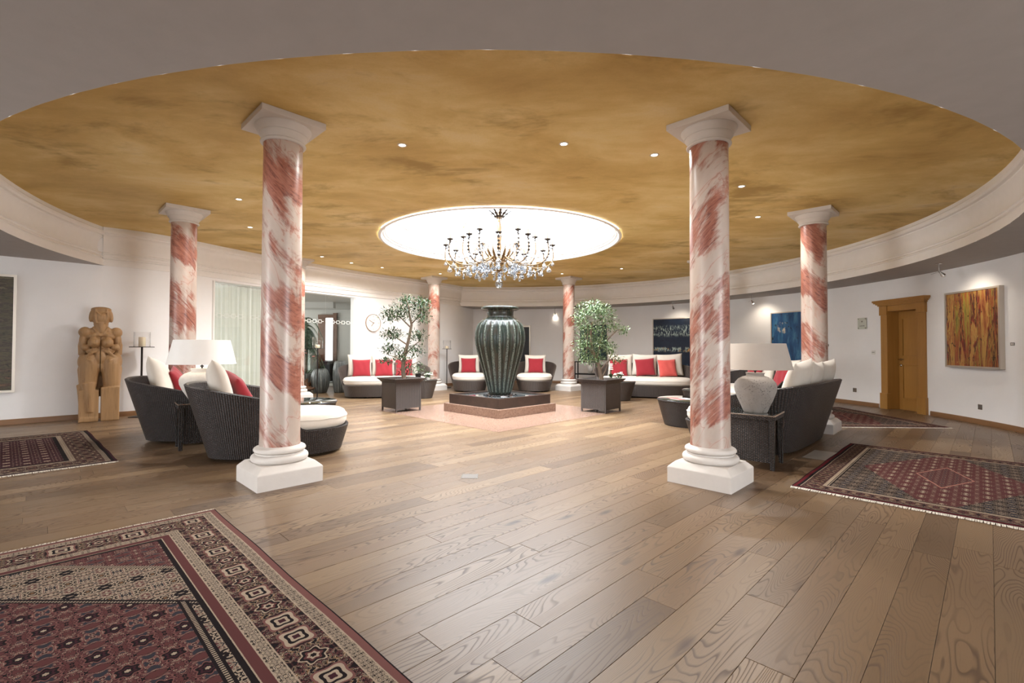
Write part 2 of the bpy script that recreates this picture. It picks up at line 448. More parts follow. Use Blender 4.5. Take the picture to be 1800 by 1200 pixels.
def rug_mat(name, W, L, lay, tint=None):
    def fn():
        s=sep(uvm()); jit=noise(uvm(),300,1)*.004-.002
        S0=s[0]+jit; T0=s[1]+jit
        ss=xmin(S0,W-S0); tt=xmin(T0,L-T0)
        d=xmin(ss,tt); al=xmax(ss,tt)
        st_dark=[(0,INK),(.18,ROSE),(.30,INK),(.44,ROSE2),(.53,INK),(.64,CREAM),(.70,INK),(.80,OCHRE),(.88,CREAM),(.93,INK)]
        st_cream=[(0,INK),(.16,CREAM),(.34,ROSE),(.42,CREAM),(.55,INK),(.62,SLATE),(.72,CREAM),(.86,ROSE)]
        st_rose=[(0,ROSE),(.2,INK),(.30,ROSE2),(.44,WINE),(.53,ROSE),(.62,INK),(.68,CREAM),(.74,ROSE2),(.88,SLATE)]
        st_gd=[(0,CREAM),(.25,INK),(.38,CREAM),(.5,SLATE),(.58,CREAM),(.72,INK),(.82,CREAM)]
        c=lay(dict(ss=ss,tt=tt,d=d,al=al,S=S0,T=T0,dark=st_dark,cream=st_cream,rose=st_rose,guard=st_gd))
        fz=noise(uvm(),900,1)
        c=mix(.30+fz*.20,c,INK)
        if tint: c=mix(.35,c,tint,'MULTIPLY')
        return dict(col=c,normal=bump(fz,.4,.003))
    return mat(name,fn,rough=1.0,spec=.15)
def bands(k, edges, cols, inner):
    c=inner
    for e,cc in list(zip(edges,cols))[::-1]: c=mix(lt(k['d'],e),c,cc)
    return c
def lines(d,c,at,wid=.003,col=INK):
    for a in at: c=mix(lt(xabs(d-a),wid),c,col)
    return c
def lay_big(k):
    S0,T0,d,al=k['S'],k['T'],k['d'],k['al']
    rose=orn(S0,T0,.145,.19,25,3.1,k['rose']); rose=ros(S0,T0,.145,.19,.042,6,[CREAM,INK,WINE,INK,ROSE2],rose)
    cream=orn(S0,T0,.13,.17,26,8.4,k['cream']); cream=ros(S0,T0,.13,.17,.036,8,[OCHRE,INK,CREAM,INK,CREAM],cream)
    spand=orn(S0,T0,.12,.15,28,5.5,k['rose'])
    q=k['ss']+k['tt']
    core=gt(q,1.87)*gt(k['ss'],.488)
    f=mix(gt(q,1.357),spand,cream)
    bead=mix(gt(fm('SINE',(k['T'])*420.0),0.0),INK,CREAM); beadx=mix(gt(fm('SINE',(k['S']-k['T'])*300.0),0.0),INK,CREAM)
    f=mix(lt(xabs(q-1.34),.022),f,beadx); f=mix(lt(xabs(q-1.85),.03),f,mix(lt(xabs(q-1.85),.009),INK,beadx))
    st=lt(xabs(k['ss']-.468),.021)*gt(q,1.84)
    f=mix(st,f,mix(lt(xabs(k['ss']-.468),.008),INK,bead))
    f=mix(core,f,rose)
    g1=orn(al,d-.04,.075,.057,42,2.2,k['guard']); g2=orn(al,d-.29,.075,.054,42,6.2,k['guard'])
    mn=orn(al,d-.093,.34,.199,24,11.3,k['dark'],.9); mn=ros(al,d-.093,.34,.199,.07,4,[WINE,CREAM,INK,CREAM,ROSE2],mn)
    mn=ros(al+.17,d-.093,.34,.199,.052,6,[INK,CREAM,ROSE,INK,CREAM],mn)
    zz=mix(gt(xabs(xfr(al*22.0)-.5)*.05+.370,d),INK,ROSE2)
    c=bands(k,[.006,.041,.096,.292,.345,.392,.418],[INK,ROSE2,g1,mn,g2,ROSE,zz],f)
    return lines(d,c,[.041,.096,.292,.345,.392],.0028,CREAM)
def lay_hex(k):
    S0,T0,d,al=k['S'],k['T'],k['d'],k['al']
    Wc,Lc=.95,1.36
    rose=orn(S0,T0,.13,.17,22,3.7,[(0,ROSE),(.3,CREAM),(.36,ROSE),(.5,WINE),(.56,ROSE2),(.64,INK),(.70,ROSE),(.85,CREAM)]); field=orn(S0,T0,.13,.15,24,7.7,[(0,INK),(.30,CREAM),(.40,INK),(.50,ROSE),(.55,CREAM),(.62,INK),(.74,CREAM),(.80,SLATE)]); inner=orn(S0,T0,.09,.10,30,1.7,k['rose'])
    u=xabs(S0-Wc); v=xabs(T0-Lc)
    hexa=lt(u/.62+v/1.35,1.0); med=u/.20+v/.50
    f=mix(hexa,field,rose); f=mix(lt(med,1.0),f,inner); f=mix(lt(xabs(med-1.0),.04),f,c8(200,140,124))
    mn=orn(al,d-.07,.16,.13,24,4.3,k['dark'])
    c=bands(k,[.008,.035,.06,.20,.225,.25],[INK,c8(110,26,36),INK,mn,CREAM,INK],f)
    return lines(d,c,[.06,.2,.235],.003,CREAM)
def lay_wine(k):
    S0,T0,d,al=k['S'],k['T'],k['d'],k['al']
    f=orn(S0,T0,.15,.17,22,9.7,[(0,WINE),(.3,INK),(.42,WINE),(.56,ROSE),(.66,WINE),(.8,SLATE),(.86,CREAM)])
    f=ros(S0,T0,.13,.13,.02,4,[CREAM,ROSE2,WINE,INK,WINE],f)
    mn=orn(al,d-.09,.26,.22,20,4.9,k['dark'])
    c=bands(k,[.02,.05,.09,.31,.36,.40],[WINE,INK,orn(al,d-.05,.06,.04,44,3.3,k['guard']),mn,orn(al,d-.31,.06,.05,44,5.3,k['guard']),INK],f)
    return c
m_rug1=rug_mat('rug_knots_rose',2.6,3.9,lay_big)
m_rug2=rug_mat('rug_knots_medallion',1.9,2.72,lay_hex)
m_rug3=rug_mat('rug_knots_wine',3.2,2.7,lay_wine)
m_rug4=rug_mat('rug_knots_faded',1.75,2.6,lay_hex,c8(250,220,216))
m_fringe=mat('cotton_fringe',_fabric(c8(214,204,188),c8(230,222,208)),rough=1)

def paint(name,fn): return mat(name,fn,rough=.35,spec=.4)
def _ptg_red():
    s=sep(uvm()); u,v=s[0],s[1]
    n=noise(comb(u*5.2,v*.55,3.0),1.0,6,.62,.5); k=noise(comb(u*26,v*3,1.0),1.0,4,.6); j=noise(comb(u*12,v*9,7.0),1.0,5,.7)
    c=ramp(n,[(.28,c8(30,26,20)),(.36,c8(112,42,34)),(.42,c8(170,110,60)),(.455,c8(180,146,76)),(.49,c8(132,44,36)),(.52,c8(60,40,34)),(.545,c8(168,128,64)),(.58,c8(138,46,36)),(.63,c8(150,134,56)),(.70,c8(44,48,28))])
    c=mix(smooth(.60,.66,k)*.6,c,c8(44,28,22)); c=mix(smooth(.60,.65,j)*.9,c,c8(20,20,16)); c=mix(smooth(.60,.68,1.0-j)*.6,c,c8(196,170,84))
    return dict(col=c,normal=bump(j,.3,.004))
def _ptg_blue():
    s=sep(uvm()); u,v=s[0],s[1]
    n=noise(comb(u*7,v*1.6,5.0),1.0,5,.65,.4); r=noise(comb(u*5.5,v*4.5,2.0),1.0,5,.65,.3)
    c=ramp(n,[(.3,c8(18,52,92)),(.5,c8(34,86,132)),(.65,c8(70,124,160))])
    w=smooth(.16,.04,fm('SQRT',(u-1.02)*(u-1.02)*2.0+(v-1.0)*(v-1.0)*1.2)-(r-.5)*.9)
    c=mix(w*smooth(.42,.5,r),c,c8(220,210,190)); c=mix(smooth(.60,.64,r)*smooth(.3,.9,v),c,c8(16,18,28))
    return dict(col=c,normal=bump(n,.3,.004))
def _ptg_night():
    s=sep(uvm()); u,v=s[0],s[1]
    n=noise(comb(u*6,v*6,1.0),1.0,6,.7,.4); k=noise(comb(u*16,v*7,3.0),1.0,4,.65)
    band=smooth(.10,.04,xabs(v-.62))+smooth(.22,.08,xabs(v-1.22))*.9
    c=mix(n,c8(14,18,38),c8(30,52,78)); c=mix(clamp01(band)*smooth(.48,.58,k),c,c8(168,186,182)); c=mix(smooth(.1,.04,xabs(v-.62))*smooth(.55,.62,n),c,c8(196,154,96))
    c=mix(smooth(.66,.72,n),c,c8(120,150,160))
    return dict(col=c,normal=bump(n,.3,.004))
def _ptg_green():
    s=sep(uvm()); n=noise(vmul(uvm(),(5,3,1)),1.0,5,.6); return dict(col=ramp(n,[(.35,c8(12,26,30)),(.5,c8(24,56,58)),(.7,c8(50,84,72))]))
def _ptg_left():
    s=sep(uvm()); u,v=s[0],s[1]
    n=noise(comb(u*3,v*14,5.0),1.0,5,.7,.4); k=noise(comb(u*10,v*8,9.0),1.0,5,.7); bl=fm('SQRT',(u-.9)*(u-.9)*3.0+(v-1.0)*(v-1.0))
    c=ramp(n,[(.3,c8(34,30,20)),(.45,c8(84,76,52)),(.55,c8(60,46,38)),(.7,c8(122,112,82))])
    c=mix(smooth(.56,.68,k)*.7,c,c8(20,18,16)); c=mix(smooth(.25,.08,bl)*smooth(.4,.6,k),c,c8(196,200,170)); c=mix(smooth(.5,.2,bl)*smooth(.62,.5,k)*.5,c,c8(40,70,110)); c=mix(smooth(.5,.1,v)*smooth(.5,.7,n)*.7,c,c8(122,70,40))
    return dict(col=c)
m_pr,m_pb,m_pn,m_pg,m_pl=[paint(a,b) for a,b in (('abstract_red_gold',_ptg_red),('abstract_blue',_ptg_blue),('abstract_night',_ptg_night),('abstract_green',_ptg_green),('abstract_olive',_ptg_left))]
# ================================================================ STRUCTURE
def cat_rom(P,n):
    out=[]
    for i in range(len(P)-1):
        p0=Vector(P[max(i-1,0)]);p1=Vector(P[i]);p2=Vector(P[i+1]);p3=Vector(P[min(i+2,len(P)-1)])
        for k in range(n):
            t=k/n; out.append(tuple(.5*((2*p1)+(p2-p0)*t+(2*p0-5*p1+4*p2-p3)*t*t+(3*p1-p0-3*p2+p3)*t**3)))
    out.append(tuple(P[-1])); return out
WW=cat_rom([(-7.02,8.28),(-6.62,8.62),(-6.22,9.2),(-5.86,9.98),(-5.42,10.85),(-4.82,11.8),(-4.42,12.42),(-3.97,13.05),(-3.42,13.72),(-2.68,14.5),(-2.0,15.3),(-1.5,16.1),(-1.14,17.17)],6)
# ---- floor: slab, oak planks, granite inlay
fl=M(); fl.lathe([(0,-.011),(8.3,-.011)],64,(CX,CY,0)); fl.box(-10,9,-5,9.2,-.25,-.0115); fl.box(-10,-2,9,15.5,-.25,-.0115)
floor_o=struct(fl.build('floor',m_oakbase))
PA=radians(44.4); PW=.1733; du=(cos(PA),sin(PA)); dv=(-sin(PA),cos(PA))
def inside(x,y):
    if y<-3.8 or y>17.3: return False
    if y>8.2:
        if hypot(x-CX,y-CY)>8.1 : return False
    elif x<-9.3 or x>8.2: return False
    return True
def visible(x,y,m=1.0):
    return y>.3 and abs(x)/max(y,.3) < 1.12+m/max(y,.3) and inside(x,y)
pl=[]; random.seed(11)
for k in range(-70,110):
    u=-12-random.random()*2
    while u<24:
        ln=random.choice((1.1,1.5,1.9,2.2,2.2)); cu=u+ln/2; cv=(k+.5)*PW
        x=cu*du[0]+cv*dv[0]; y=cu*du[1]+cv*dv[1]
        ends=[((u+e)*du[0]+cv*dv[0],(u+e)*du[1]+cv*dv[1]) for e in (0.05,ln-.05)]
        if inside(x,y) or any(inside(*e) for e in ends):
            dd=abs(x-CX)+abs(y-9.33)
            vis=visible(x,y) or any(visible(*e,m=.5) for e in ends)
            if vis and all(abs(e[0]-CX)+abs(e[1]-9.33)<2.2 for e in ends): pass
            else: pl.append((hypot(x,y) if vis else 999+hypot(x,y),u,ln,k))
        u+=ln
pl.sort()
def plank(m,u,ln,k):
    g=.0007; ch=.0011; z0=-.010; zt=random.uniform(-.0003,.0003)
    rr=(random.random(),random.random())
    us=(u+g,u+ln-g); vs_=(k*PW+g,(k+1)*PW-g)
    V=[];UV=[]
    for lvl,(o,z) in enumerate(((ch,zt),(0,zt-ch),(0,z0))):
        for (a,b) in ((0,0),(1,0),(1,1),(0,1)):
            uu=us[a]+(o if a==0 else -o); vv=vs_[b]+(o if b==0 else -o)
            V.append((uu*du[0]+vv*dv[0],uu*du[1]+vv*dv[1],z)); UV.append((uu,vv))
    F=[(0,1,2,3)]+[(4*l+i,4*l+4+i,4*l+4+(i+1)%4,4*l+(i+1)%4) for l in (0,1) for i in range(4)]
    m.add(V,F,UV,rr)
rest=M()
for i,(d,u,ln,k) in enumerate(pl):
    if i<295: 
        m=M(); plank(m,u,ln,k); m.build('plank',m_oak,floor_o)
    else: plank(rest,u,ln,k)
r_=rest.build('plank_field',m_oak,floor_o); r_['kind']='stuff'
inl=M(); R45=Matrix.Rotation(PI/4,3,'Z')
q=2.36/sqrt(2)
inl.box(-q,q,-q,q,-.01,.003,R45)
for i in range(len(inl.v)): a=inl.v[i]; inl.v[i]=(a[0]+CX,a[1]+9.31,a[2])
inl.build('granite_inlay',m_granite,floor_o)

# ---- ceilings
def wallx(r,a): return (CX+r*cos(a),CY+r*sin(a))
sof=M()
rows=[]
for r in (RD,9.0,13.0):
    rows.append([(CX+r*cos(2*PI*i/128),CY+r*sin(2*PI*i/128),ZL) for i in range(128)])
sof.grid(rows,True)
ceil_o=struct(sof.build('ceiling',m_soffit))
gm=M(); gm.lathe([(RS,ZG),(3.5,ZG),(5.0,ZG),(RG+.25,ZG),(RG+.25,ZG+.25),(RS+.02,ZG+.25)],128,(CX,CY,0))
gold=gm.build('gilded_ceiling',m_gold,ceil_o)
# drum cornice
prof=[(RD,ZL),(RD,ZL+.105),(RD+.028,ZL+.108),(RD+.028,ZL+.132),(RD+.012,ZL+.14),(RD+.02,ZL+.165),(RD+.05,ZL+.185),(RD+.05,ZL+.205),(RD+.03,ZL+.21),(RD+.034,ZL+.235),(RD+.075,ZL+.242),(RD+.085,ZL+.30),(RD+.08,ZL+.40),(RD+.055,ZL+.47),(RD+.02,ZL+.505),(RD+.02,ZL+.525),(RD-.02,ZL+.53),(RD-.04,ZL+.55),(RD-.045,ZL+.585),(RD-.03,ZL+.60),(RD-.01,ZL+.602),(RD-.01,ZL+.67)]
A0,A1=radians(-173.6),radians(103)
dm=M(); dm.lathe(prof,150,(CX,CY,0),A0,A1)
struct(dm.build('trim_1',m_trim,None,35))
# skylight well
sw=M(); well=[(RS+.0,ZG-.02),(RS-.015,ZG-.03),(RS-.05,ZG-.03),(RS-.07,ZG-.005),(RS-.075,ZG+.03),(RS-.10,ZG+.035),(RS-.105,ZG+.06),(RS-.13,ZG+.075),(RS-.15,ZG+.16),(RS-.20,ZG+.24),(RS-.21,ZG+.27),(RS-.21,ZG+.42)]
sw.lathe(well,96,(CX,CY,0)); sky=sw.build('trim_2',m_trim,None,35); struct(sky)
# glazed roof cone
rl=empty('skylight_roof','white-framed glass cone roof closing the round skylight above the chandelier','skylight',(CX,CY,ZG+.42))
ra,ha=2.12,1.15
rg=M()
for i in range(12):
    a=2*PI*i/12; m=M(); m.tube([(ra*cos(a),ra*sin(a),0),(0.1*cos(a),.1*sin(a),ha)],.035,6); m.build('rafter',m_trim,rl)
    b=2*PI*(i+1)/12; m=M(); m.add([(ra*cos(a),ra*sin(a),.02),(ra*cos(b),ra*sin(b),.02),(.1*cos(b),.1*sin(b),ha),(.1*cos(a),.1*sin(a),ha)],[(0,1,2,3)]); m.build('pane',m_roofglass,rl)
m=M(); m.lathe([(ra-.06,-.03),(ra+.04,-.03),(ra+.04,.04),(ra-.06,.04),(ra-.06,-.03)],48); m.build('ring_beam',m_trim,rl)
m=M(); m.ball((0,0,ha),(.13,.13,.08)); m.build('hub',m_trim,rl)

# ---- walls
def wall_strip(path,z0,z1,th=.12,side=1):
    """vertical wall along a path, thickness to the outside"""
    m=M(); n=len(path); inn=[];out=[]
    for i,p in enumerate(path):
        a=Vector(path[max(i-1,0)]);b=Vector(path[min(i+1,n-1)]); t=(b-a).normalized(); nn=Vector((-t.y,t.x))*side
        inn.append(p); out.append((p[0]+nn.x*th,p[1]+nn.y*th))
    m.grid([[(*p,z0) for p in inn],[(*p,z1) for p in inn],[(*p,z1) for p in out],[(*p,z0) for p in out],[(*p,z0) for p in inn]],False)
    for k in (0,n-1): m.add([(*inn[k],z0),(*out[k],z0),(*out[k],z1),(*inn[k],z1)],[(0,1,2,3)])
    return m
# outer curved wall, from behind-right of the camera round to the back; gap for the oak door
def arc(r,a0,a1,n): return [wallx(r,a0+(a1-a0)*i/n) for i in range(n+1)]
DA0,DA1=radians(-2.0),radians(5.0)    # doorway angles
wr=wall_strip([(8.7,1.5),(7.7,3.2)]+arc(RW,radians(-27),DA0,24),0,ZL,.25,-1)
wr2=wall_strip(arc(RW,DA1,radians(110),70),0,ZL,.25,-1)
wr3=wall_strip(arc(RW,DA0,DA1,6),2.13,ZL,.25,-1)
wr.v=wr.v; b=M()
for mm in (wr,wr2,wr3):
    k=len(b.v); b.v+=mm.v; b.f+=[tuple(k+i for i in f) for f in mm.f]; b.uv+=mm.uv
struct(b.build('wall_right',m_white,None,30))
# left wall + bulging wall; glazed opening between path indices
iA=16; iB=41   # opening from curtain edge to the clock wall
WL=[(-9.6,5.7),(-8.4,6.9)]
wlf=wall_strip([(-10.6,-4.6),(-10.4,4.9),(-9.6,5.7),(-8.4,6.9),WW[0]],0,3.31,.25,1)
wa=wall_strip(WW[:iA+1],0,3.31,.25,1); wb=wall_strip(WW[iB:],0,3.31,.25,1); wc=wall_strip(WW[iA:iB+1],2.60,3.31,.25,1)
b=M()
for mm in (wlf,wa,wb,wc):
    k=len(b.v); b.v+=mm.v; b.f+=[tuple(k+i for i in f) for f in mm.f]; b.uv+=mm.uv
struct(b.build('wall_left',m_white,None,30))
# cornice on the bulging wall (same mouldings)
cw=M(); rows=[]
cp=[(-.01,ZL+.0),(.03,ZL+.0),(.03,ZL+.06),(.01,ZL+.065),(.01,ZL+.11),(.035,ZL+.115),(.035,ZL+.14),(.012,ZL+.15),(.012,ZL+.20),(.03,ZL+.205),(.03,ZL+.225),(.014,ZL+.24),(.014,ZL+.42),(.022,ZL+.47),(.04,ZL+.51),(.07,ZL+.53),(.07,ZL+.55),(.11,ZL+.57),(.115,ZL+.60),(.09,ZL+.605),(.09,ZL+.67)]
n=len(WW)
offs=[]
for i,p in enumerate(WW):
    a=Vector(WW[max(i-1,0)]);bb=Vector(WW[min(i+1,n-1)]); t=(bb-a).normalized(); offs.append(Vector((t.y,-t.x)))
for (o,z) in cp: rows.append([(p[0]+nn.x*o,p[1]+nn.y*o,z) for p,nn in zip(WW,offs)])
cw.grid(rows); struct(cw.build('trim_3',m_trim,None,35))
# walls behind the camera
bk=M()
bk.box(-10.6,9,-4.9,-4.7,0,ZL)
struct(bk.build('wall_back',m_white))
m=M(); m.box(8.6,8.8,-4.9,1.6,0,ZL); struct(m.build('wall_side',m_white))
# baseboards
def base_run(path,name,side):
    m=M(); n=len(path); rows=[]
    nn=[]
    for i in range(n):
        a=Vector(path[max(i-1,0)]);bb=Vector(path[min(i+1,n-1)]); t=(bb-a).normalized(); nn.append(Vector((t.y,-t.x))*side)
    for o,z in ((.0,0),(.022,0),(.022,.07),(.016,.085),(.0,.085)):
        rows.append([(p[0]+q.x*o,p[1]+q.y*o,z) for p,q in zip(path,nn)])
    m.grid(rows); return struct(m.build(name,m_base,None,30))
base_run(arc(RW,radians(-27),DA0-.012,24),'baseboard_right',-1)
base_run(arc(RW,DA1+.012,radians(105),60),'baseboard_far',-1)
base_run([(-10.4,4.9),(-9.6,5.7),(-8.4,6.9)]+WW[:iA],'baseboard_left',1)
base_run(WW[iB+1:],'baseboard_clock',1)

# ---- room behind the tinted glass
zr=2.6
pA=WW[iA]; pB=WW[iB]
m=M()
m.box(-11.5,-11.4,9.0,19.5,0,zr+.2); m.box(-11.5,-2.2,17.4,17.5,0,zr+.2); m.box(-11.5,-2.2,9.0,19.5,-.2,-.012)
m.box(-2.4,-2.3,15.2,17.5,0,zr+.2)
struct(m.build('wall_garden',m_greywall))
m=M(); q_=[(p[0]-.16*0,p[1]) for p in WW]; nq=len(q_)
rows=[[(p[0]-.02,p[1]+.02,zr+.02) for p in q_],[(-11.5,9.0+8.5*i/(nq-1),zr+.02) for i in range(nq)]]
m.grid(rows); m.box(-11.5,-5.2,14.4,14.6,zr-.16,zr+.02)
struct(m.build('ceiling_garden',m_greywall))
# glass panes in the opening
gp=[WW[i] for i in (iA,iA+6,iA+12,iA+18,iB)]
wd=empty('window_1','long tinted glass partition between the white wall and the next room','window'); del wd['label'],wd['category']; wd['kind']='structure'
for i in range(4):
    a,c_=gp[i],gp[i+1]; m=M(); d=(Vector(c_)-Vector(a)).normalized()*.004; nn=Vector((-d.y,d.x)).normalized()
    o=nn*.10
    a2=(a[0]+o.x+d.x,a[1]+o.y+d.y); c2=(c_[0]+o.x-d.x,c_[1]+o.y-d.y); t=nn*.010
    V=[(a2[0],a2[1],.01),(c2[0],c2[1],.01),(c2[0],c2[1],zr),(a2[0],a2[1],zr)]; V+=[(p[0]+t.x,p[1]+t.y,p[2]) for p in V]
    m.add(V[:4],[(0,1,2,3)]); m.build('pane',m_tint,wd)
    # frosted safety motif
    fm_=M(); L=(Vector(c2)-Vector(a2)).length; k=int(L/.16); dd=(Vector(c2)-Vector(a2)).normalized()
    for j in range(k):
        for (q0,q1,z0,z1) in ((0,.10,1.86,1.872),(0,.10,1.935,1.947),(0,.012,1.86,1.947),(.09,.10,1.86,1.947),(.10,.16,1.897,1.909)):
            x0=j*.16+q0; x1=j*.16+q1; s_=nn*-.004
            P0=(a2[0]+dd.x*x0+s_.x,a2[1]+dd.y*x0+s_.y); P1=(a2[0]+dd.x*x1+s_.x,a2[1]+dd.y*x1+s_.y)
            fm_.add([(*P0,z0),(*P1,z0),(*P1,z1),(*P0,z1)],[(0,1,2,3)])
    fm_.build('frosted_band',m_frost,wd)
m=M()
for p in (pA,pB): 
    m.box(p[0]-.02,p[0]+.02,p[1]+.02,p[1]+.06,0,zr)
m.build('edge_profile',m_trim,wd)
# ================================================================ COLUMNS
col_lab={0:'veined marble column nearest the camera on the left, before the wicker chaise',1:'veined marble column nearest the camera on the right, before the pitted lamp',
2:'marble column behind the right-hand sofa with white pillows, left of the oak door',3:'marble column hidden behind the near right column',
4:'slim far marble column between the clay-green urn and the right potted tree',5:'slim far marble column right of the left potted tree',
6:'marble column peeping out behind the near left column, beside the glass partition',7:'marble column behind the white-shaded lamp, left of the curtain'}
def torus_prof(r,z0,z1,b,n=7):
    return [(r-b+b*sin(PI*i/n), z0+(z1-z0)*(1-cos(PI*i/n))/2) for i in range(n+1)]
def make_column():
    t=empty('marble_column','x','column',group='ring of eight marble columns')
    m=M(); h=.2835
    def ring(a,z): return [(-a,-a,z),(a,-a,z),(a,a,z),(-a,a,z)]
    for lv in (( (h,0),(h,.138)),((h,.138),(h-.055,.192))):
        (a0,z0),(a1,z1)=lv
        r0,r1=ring(a0,z0),ring(a1,z1)
        for i in range(4): m.add([r0[i],r0[(i+1)%4],r1[(i+1)%4],r1[i]],[(0,1,2,3)])
    m.cap(ring(h-.055,.192)); R=Matrix.Rotation(PI/4,3,'Z'); m.v=[tuple(R@Vector(p)) for p in m.v]
    m.build('plinth',m_plinth,t,bevel=.006)
    m=M(); m.lathe([(.20,.19)]+torus_prof(.245,.19,.262,.04)+[(.205,.264),(.203,.272)]+torus_prof(.222,.274,.325,.032)+[(.185,.328),(.175,.335)],48); m.build('base_moulding',m_plinth,t,50)
    m=M(); m.lathe([(.176,.33),(.172,.40),(.171,1.5),(.168,3.13)],48); m.build('shaft',m_marble,t,True)
    m=M(); m.lathe([(.17,3.10)]+torus_prof(.197,3.102,3.128,.014,5)+[(.186,3.13),(.187,3.15),(.196,3.168),(.207,3.18),(.208,3.19),(.216,3.193),(.222,3.215),(.238,3.242),(.244,3.25),(.244,3.262)],48); m.build('capital',m_plinth,t,50)
    m=M(); h=.2815; m.box(-h,h,-h,h,3.258,3.313,Matrix.Rotation(PI/4,3,'Z')); m.build('abacus',m_plinth,t,bevel=.003)
    return t
col0=make_column()
for k in range(8):
    a=radians(-112.5+45*k)+.0014
    o=col0 if k==0 else copy_tree(col0)
    o.location=(CX+5.195*cos(a),9.21+5.195*sin(a),0); o['label']=col_lab[k]

# ================================================================ DOOR
dm_a=(DA0+DA1)/2; dcx,dcy=wallx(RW,dm_a); dn=dm_a+PI   # facing the centre
d_w=2*RW*sin((DA1-DA0)/2)
door=empty('door_1','x','door',(dcx,dcy,0),dm_a-PI/2+PI); del door['label'],door['category']; door['kind']='structure'
# local frame: x along the wall, y outwards of the wall negative = into room ; here +y = towards the centre
hw=d_w/2
def dbox(name,x0,x1,y0,y1,z0,z1,mt=m_door,par=door,bev=.004):
    m=M(); m.box(x0,x1,y0,y1,z0,z1); return m.build(name,mt,par,bevel=bev)
for s in (-1,1):
    x0,x1=sorted((s*(hw-.14),s*(hw+.02)))
    dbox('post',x0,x1,-.27,.05,0,2.0); x0,x1=sorted((s*(hw-.15),s*(hw+.035))); dbox('post_foot',x0,x1,-.02,.07,0,.32)
    dbox('post_cap',x0,x1,-.02,.07,1.93,2.12)
dbox('lintel',-hw,hw,-.27,.045,2.0,2.13)
m=M(); 
for (o,z0,z1) in ((.02,2.12,2.15),(.045,2.15,2.175),(.07,2.175,2.20),(.085,2.20,2.235)): m.box(-hw-.03-o,hw+.03+o,-.02,.07+o,z0,z1)
m.build('cornice',m_door,door)
leaf=dbox('door_leaf',-hw+.13,hw-.13,-.24,-.20,.0,2.0)
lw=hw-.13
for (z0,z1) in ((.22,.93),(1.08,1.86)):
    dbox('panel',-lw+.13,lw-.13,-.20,-.186,z0+.02,z1-.02,par=leaf,bev=.008)
    m=M()
    for (xa,xb,za,zb) in ((-lw+.10,lw-.10,z0,z0+.022),(-lw+.10,lw-.10,z1-.022,z1),(-lw+.10,-lw+.122,z0,z1),(lw-.122,lw-.10,z0,z1)): m.box(xa,xb,-.20,-.178,za,zb)
    m.build('panel_moulding',m_door,leaf)
hx=lw-.06  # handle on the left seen from the room
m=M(); m.tube([(hx,-.20,1.02),(hx,-.14,1.02),(hx-.02,-.13,1.02),(hx-.13,-.135,1.025)],.011,8); m.ball((hx,-.196,1.02),(.026,.012,.026)); m.build('door_handle',m_chrome,leaf,True)
m=M(); m.lathe([(0,0),(.027,0),(.027,.014),(.012,.02),(0,.02)],16); R=Matrix.Rotation(-PI/2,3,'X'); m.v=[(p[0]+hx,-.20+p[2],p[1]+.90) for p in m.v]; m.build('keyhole',m_chrome,leaf,True)
# rear door behind the urn
da=radians(86.0); x,y=wallx(RW,da)
d2=empty('door_2','x','door',(x,y,0),da+PI/2); del d2['label'],d2['category']; d2['kind']='structure'
m=M(); m.box(-.42,.42,.0,.02,0,2.0); m.build('door_leaf',m_black,d2)
m=M(); m.box(-.47,-.42,0,.05,0,2.06); m.box(.42,.47,0,.05,0,2.06); m.box(-.47,.47,0,.05,2.0,2.06); m.build('door_frame',m_silver,d2)

# ================================================================ WALL THINGS
def on_wall(a,z,off=.0): 
    x,y=wallx(RW-off,a); return (x,y,z), a+PI/2     # local: x along wall, y points to centre... 
def frame_pic(name,label,cat,a,z0,z1,wd,mt,depth=.05,fr=.025,frm=None,group='abstract paintings on the walls',loc=None,rz=None):
    if loc is None:
        sag=RW-RW*cos(wd/2/RW); (x,y,_),rz=on_wall(a,0,sag+.0); loc=(x,y,z0)
    else: loc=(loc[0],loc[1],z0)
    t=empty(name,label,cat,loc,rz,group); h=z1-z0; frm=frm or m_silver
    m=M(); m.grid([[(-wd/2+fr*.6,depth-.012,fr*.6),(wd/2-fr*.6,depth-.012,fr*.6)],[(-wd/2+fr*.6,depth-.012,h-fr*.6),(wd/2-fr*.6,depth-.012,h-fr*.6)]],uv=[[(0,0),(wd,0)],[(0,h),(wd,h)]])
    m.box(-wd/2+fr*.6,wd/2-fr*.6,.002,depth-.02,fr*.6,h-fr*.6)
    m.build('canvas',mt,t)
    for (xa,xb,za,zb) in ((-wd/2,-wd/2+fr,0,h),(wd/2-fr,wd/2,0,h),(-wd/2+fr,wd/2-fr,0,fr),(-wd/2+fr,wd/2-fr,h-fr,h)):
        q=M(); q.box(xa,xb,.0,depth,za,zb); q.build('frame_rail',frm,t)
    return t
def ang_of(ratio,r=RW):
    lo,hi=-60,100
    for _ in range(60):
        mid=(lo+hi)/2; x,y=wallx(r,radians(mid)); 
        if x/y>ratio: lo=mid
        else: hi=mid
    return radians((lo+hi)/2)
frame_pic('painting','large abstract painting with vertical red, yellow and black streaks right of the oak door','painting',radians(-9.7),.92,2.22,1.14,m_pr,depth=.07,fr=.03)
frame_pic('painting','deep blue abstract painting with a white patch, behind the lamp with the grey shade','painting',radians(20.8),.77,2.19,1.35,m_pb)
frame_pic('painting','dark night-blue abstract painting with pale flecks over the far right sofa','painting',radians(45.8),.58,2.20,1.70,m_pn)
frame_pic('painting','dark green painting half hidden behind the right potted tree','painting',radians(66.5),.80,2.08,1.0,m_pg)
lx,ly=-8.33,7.03
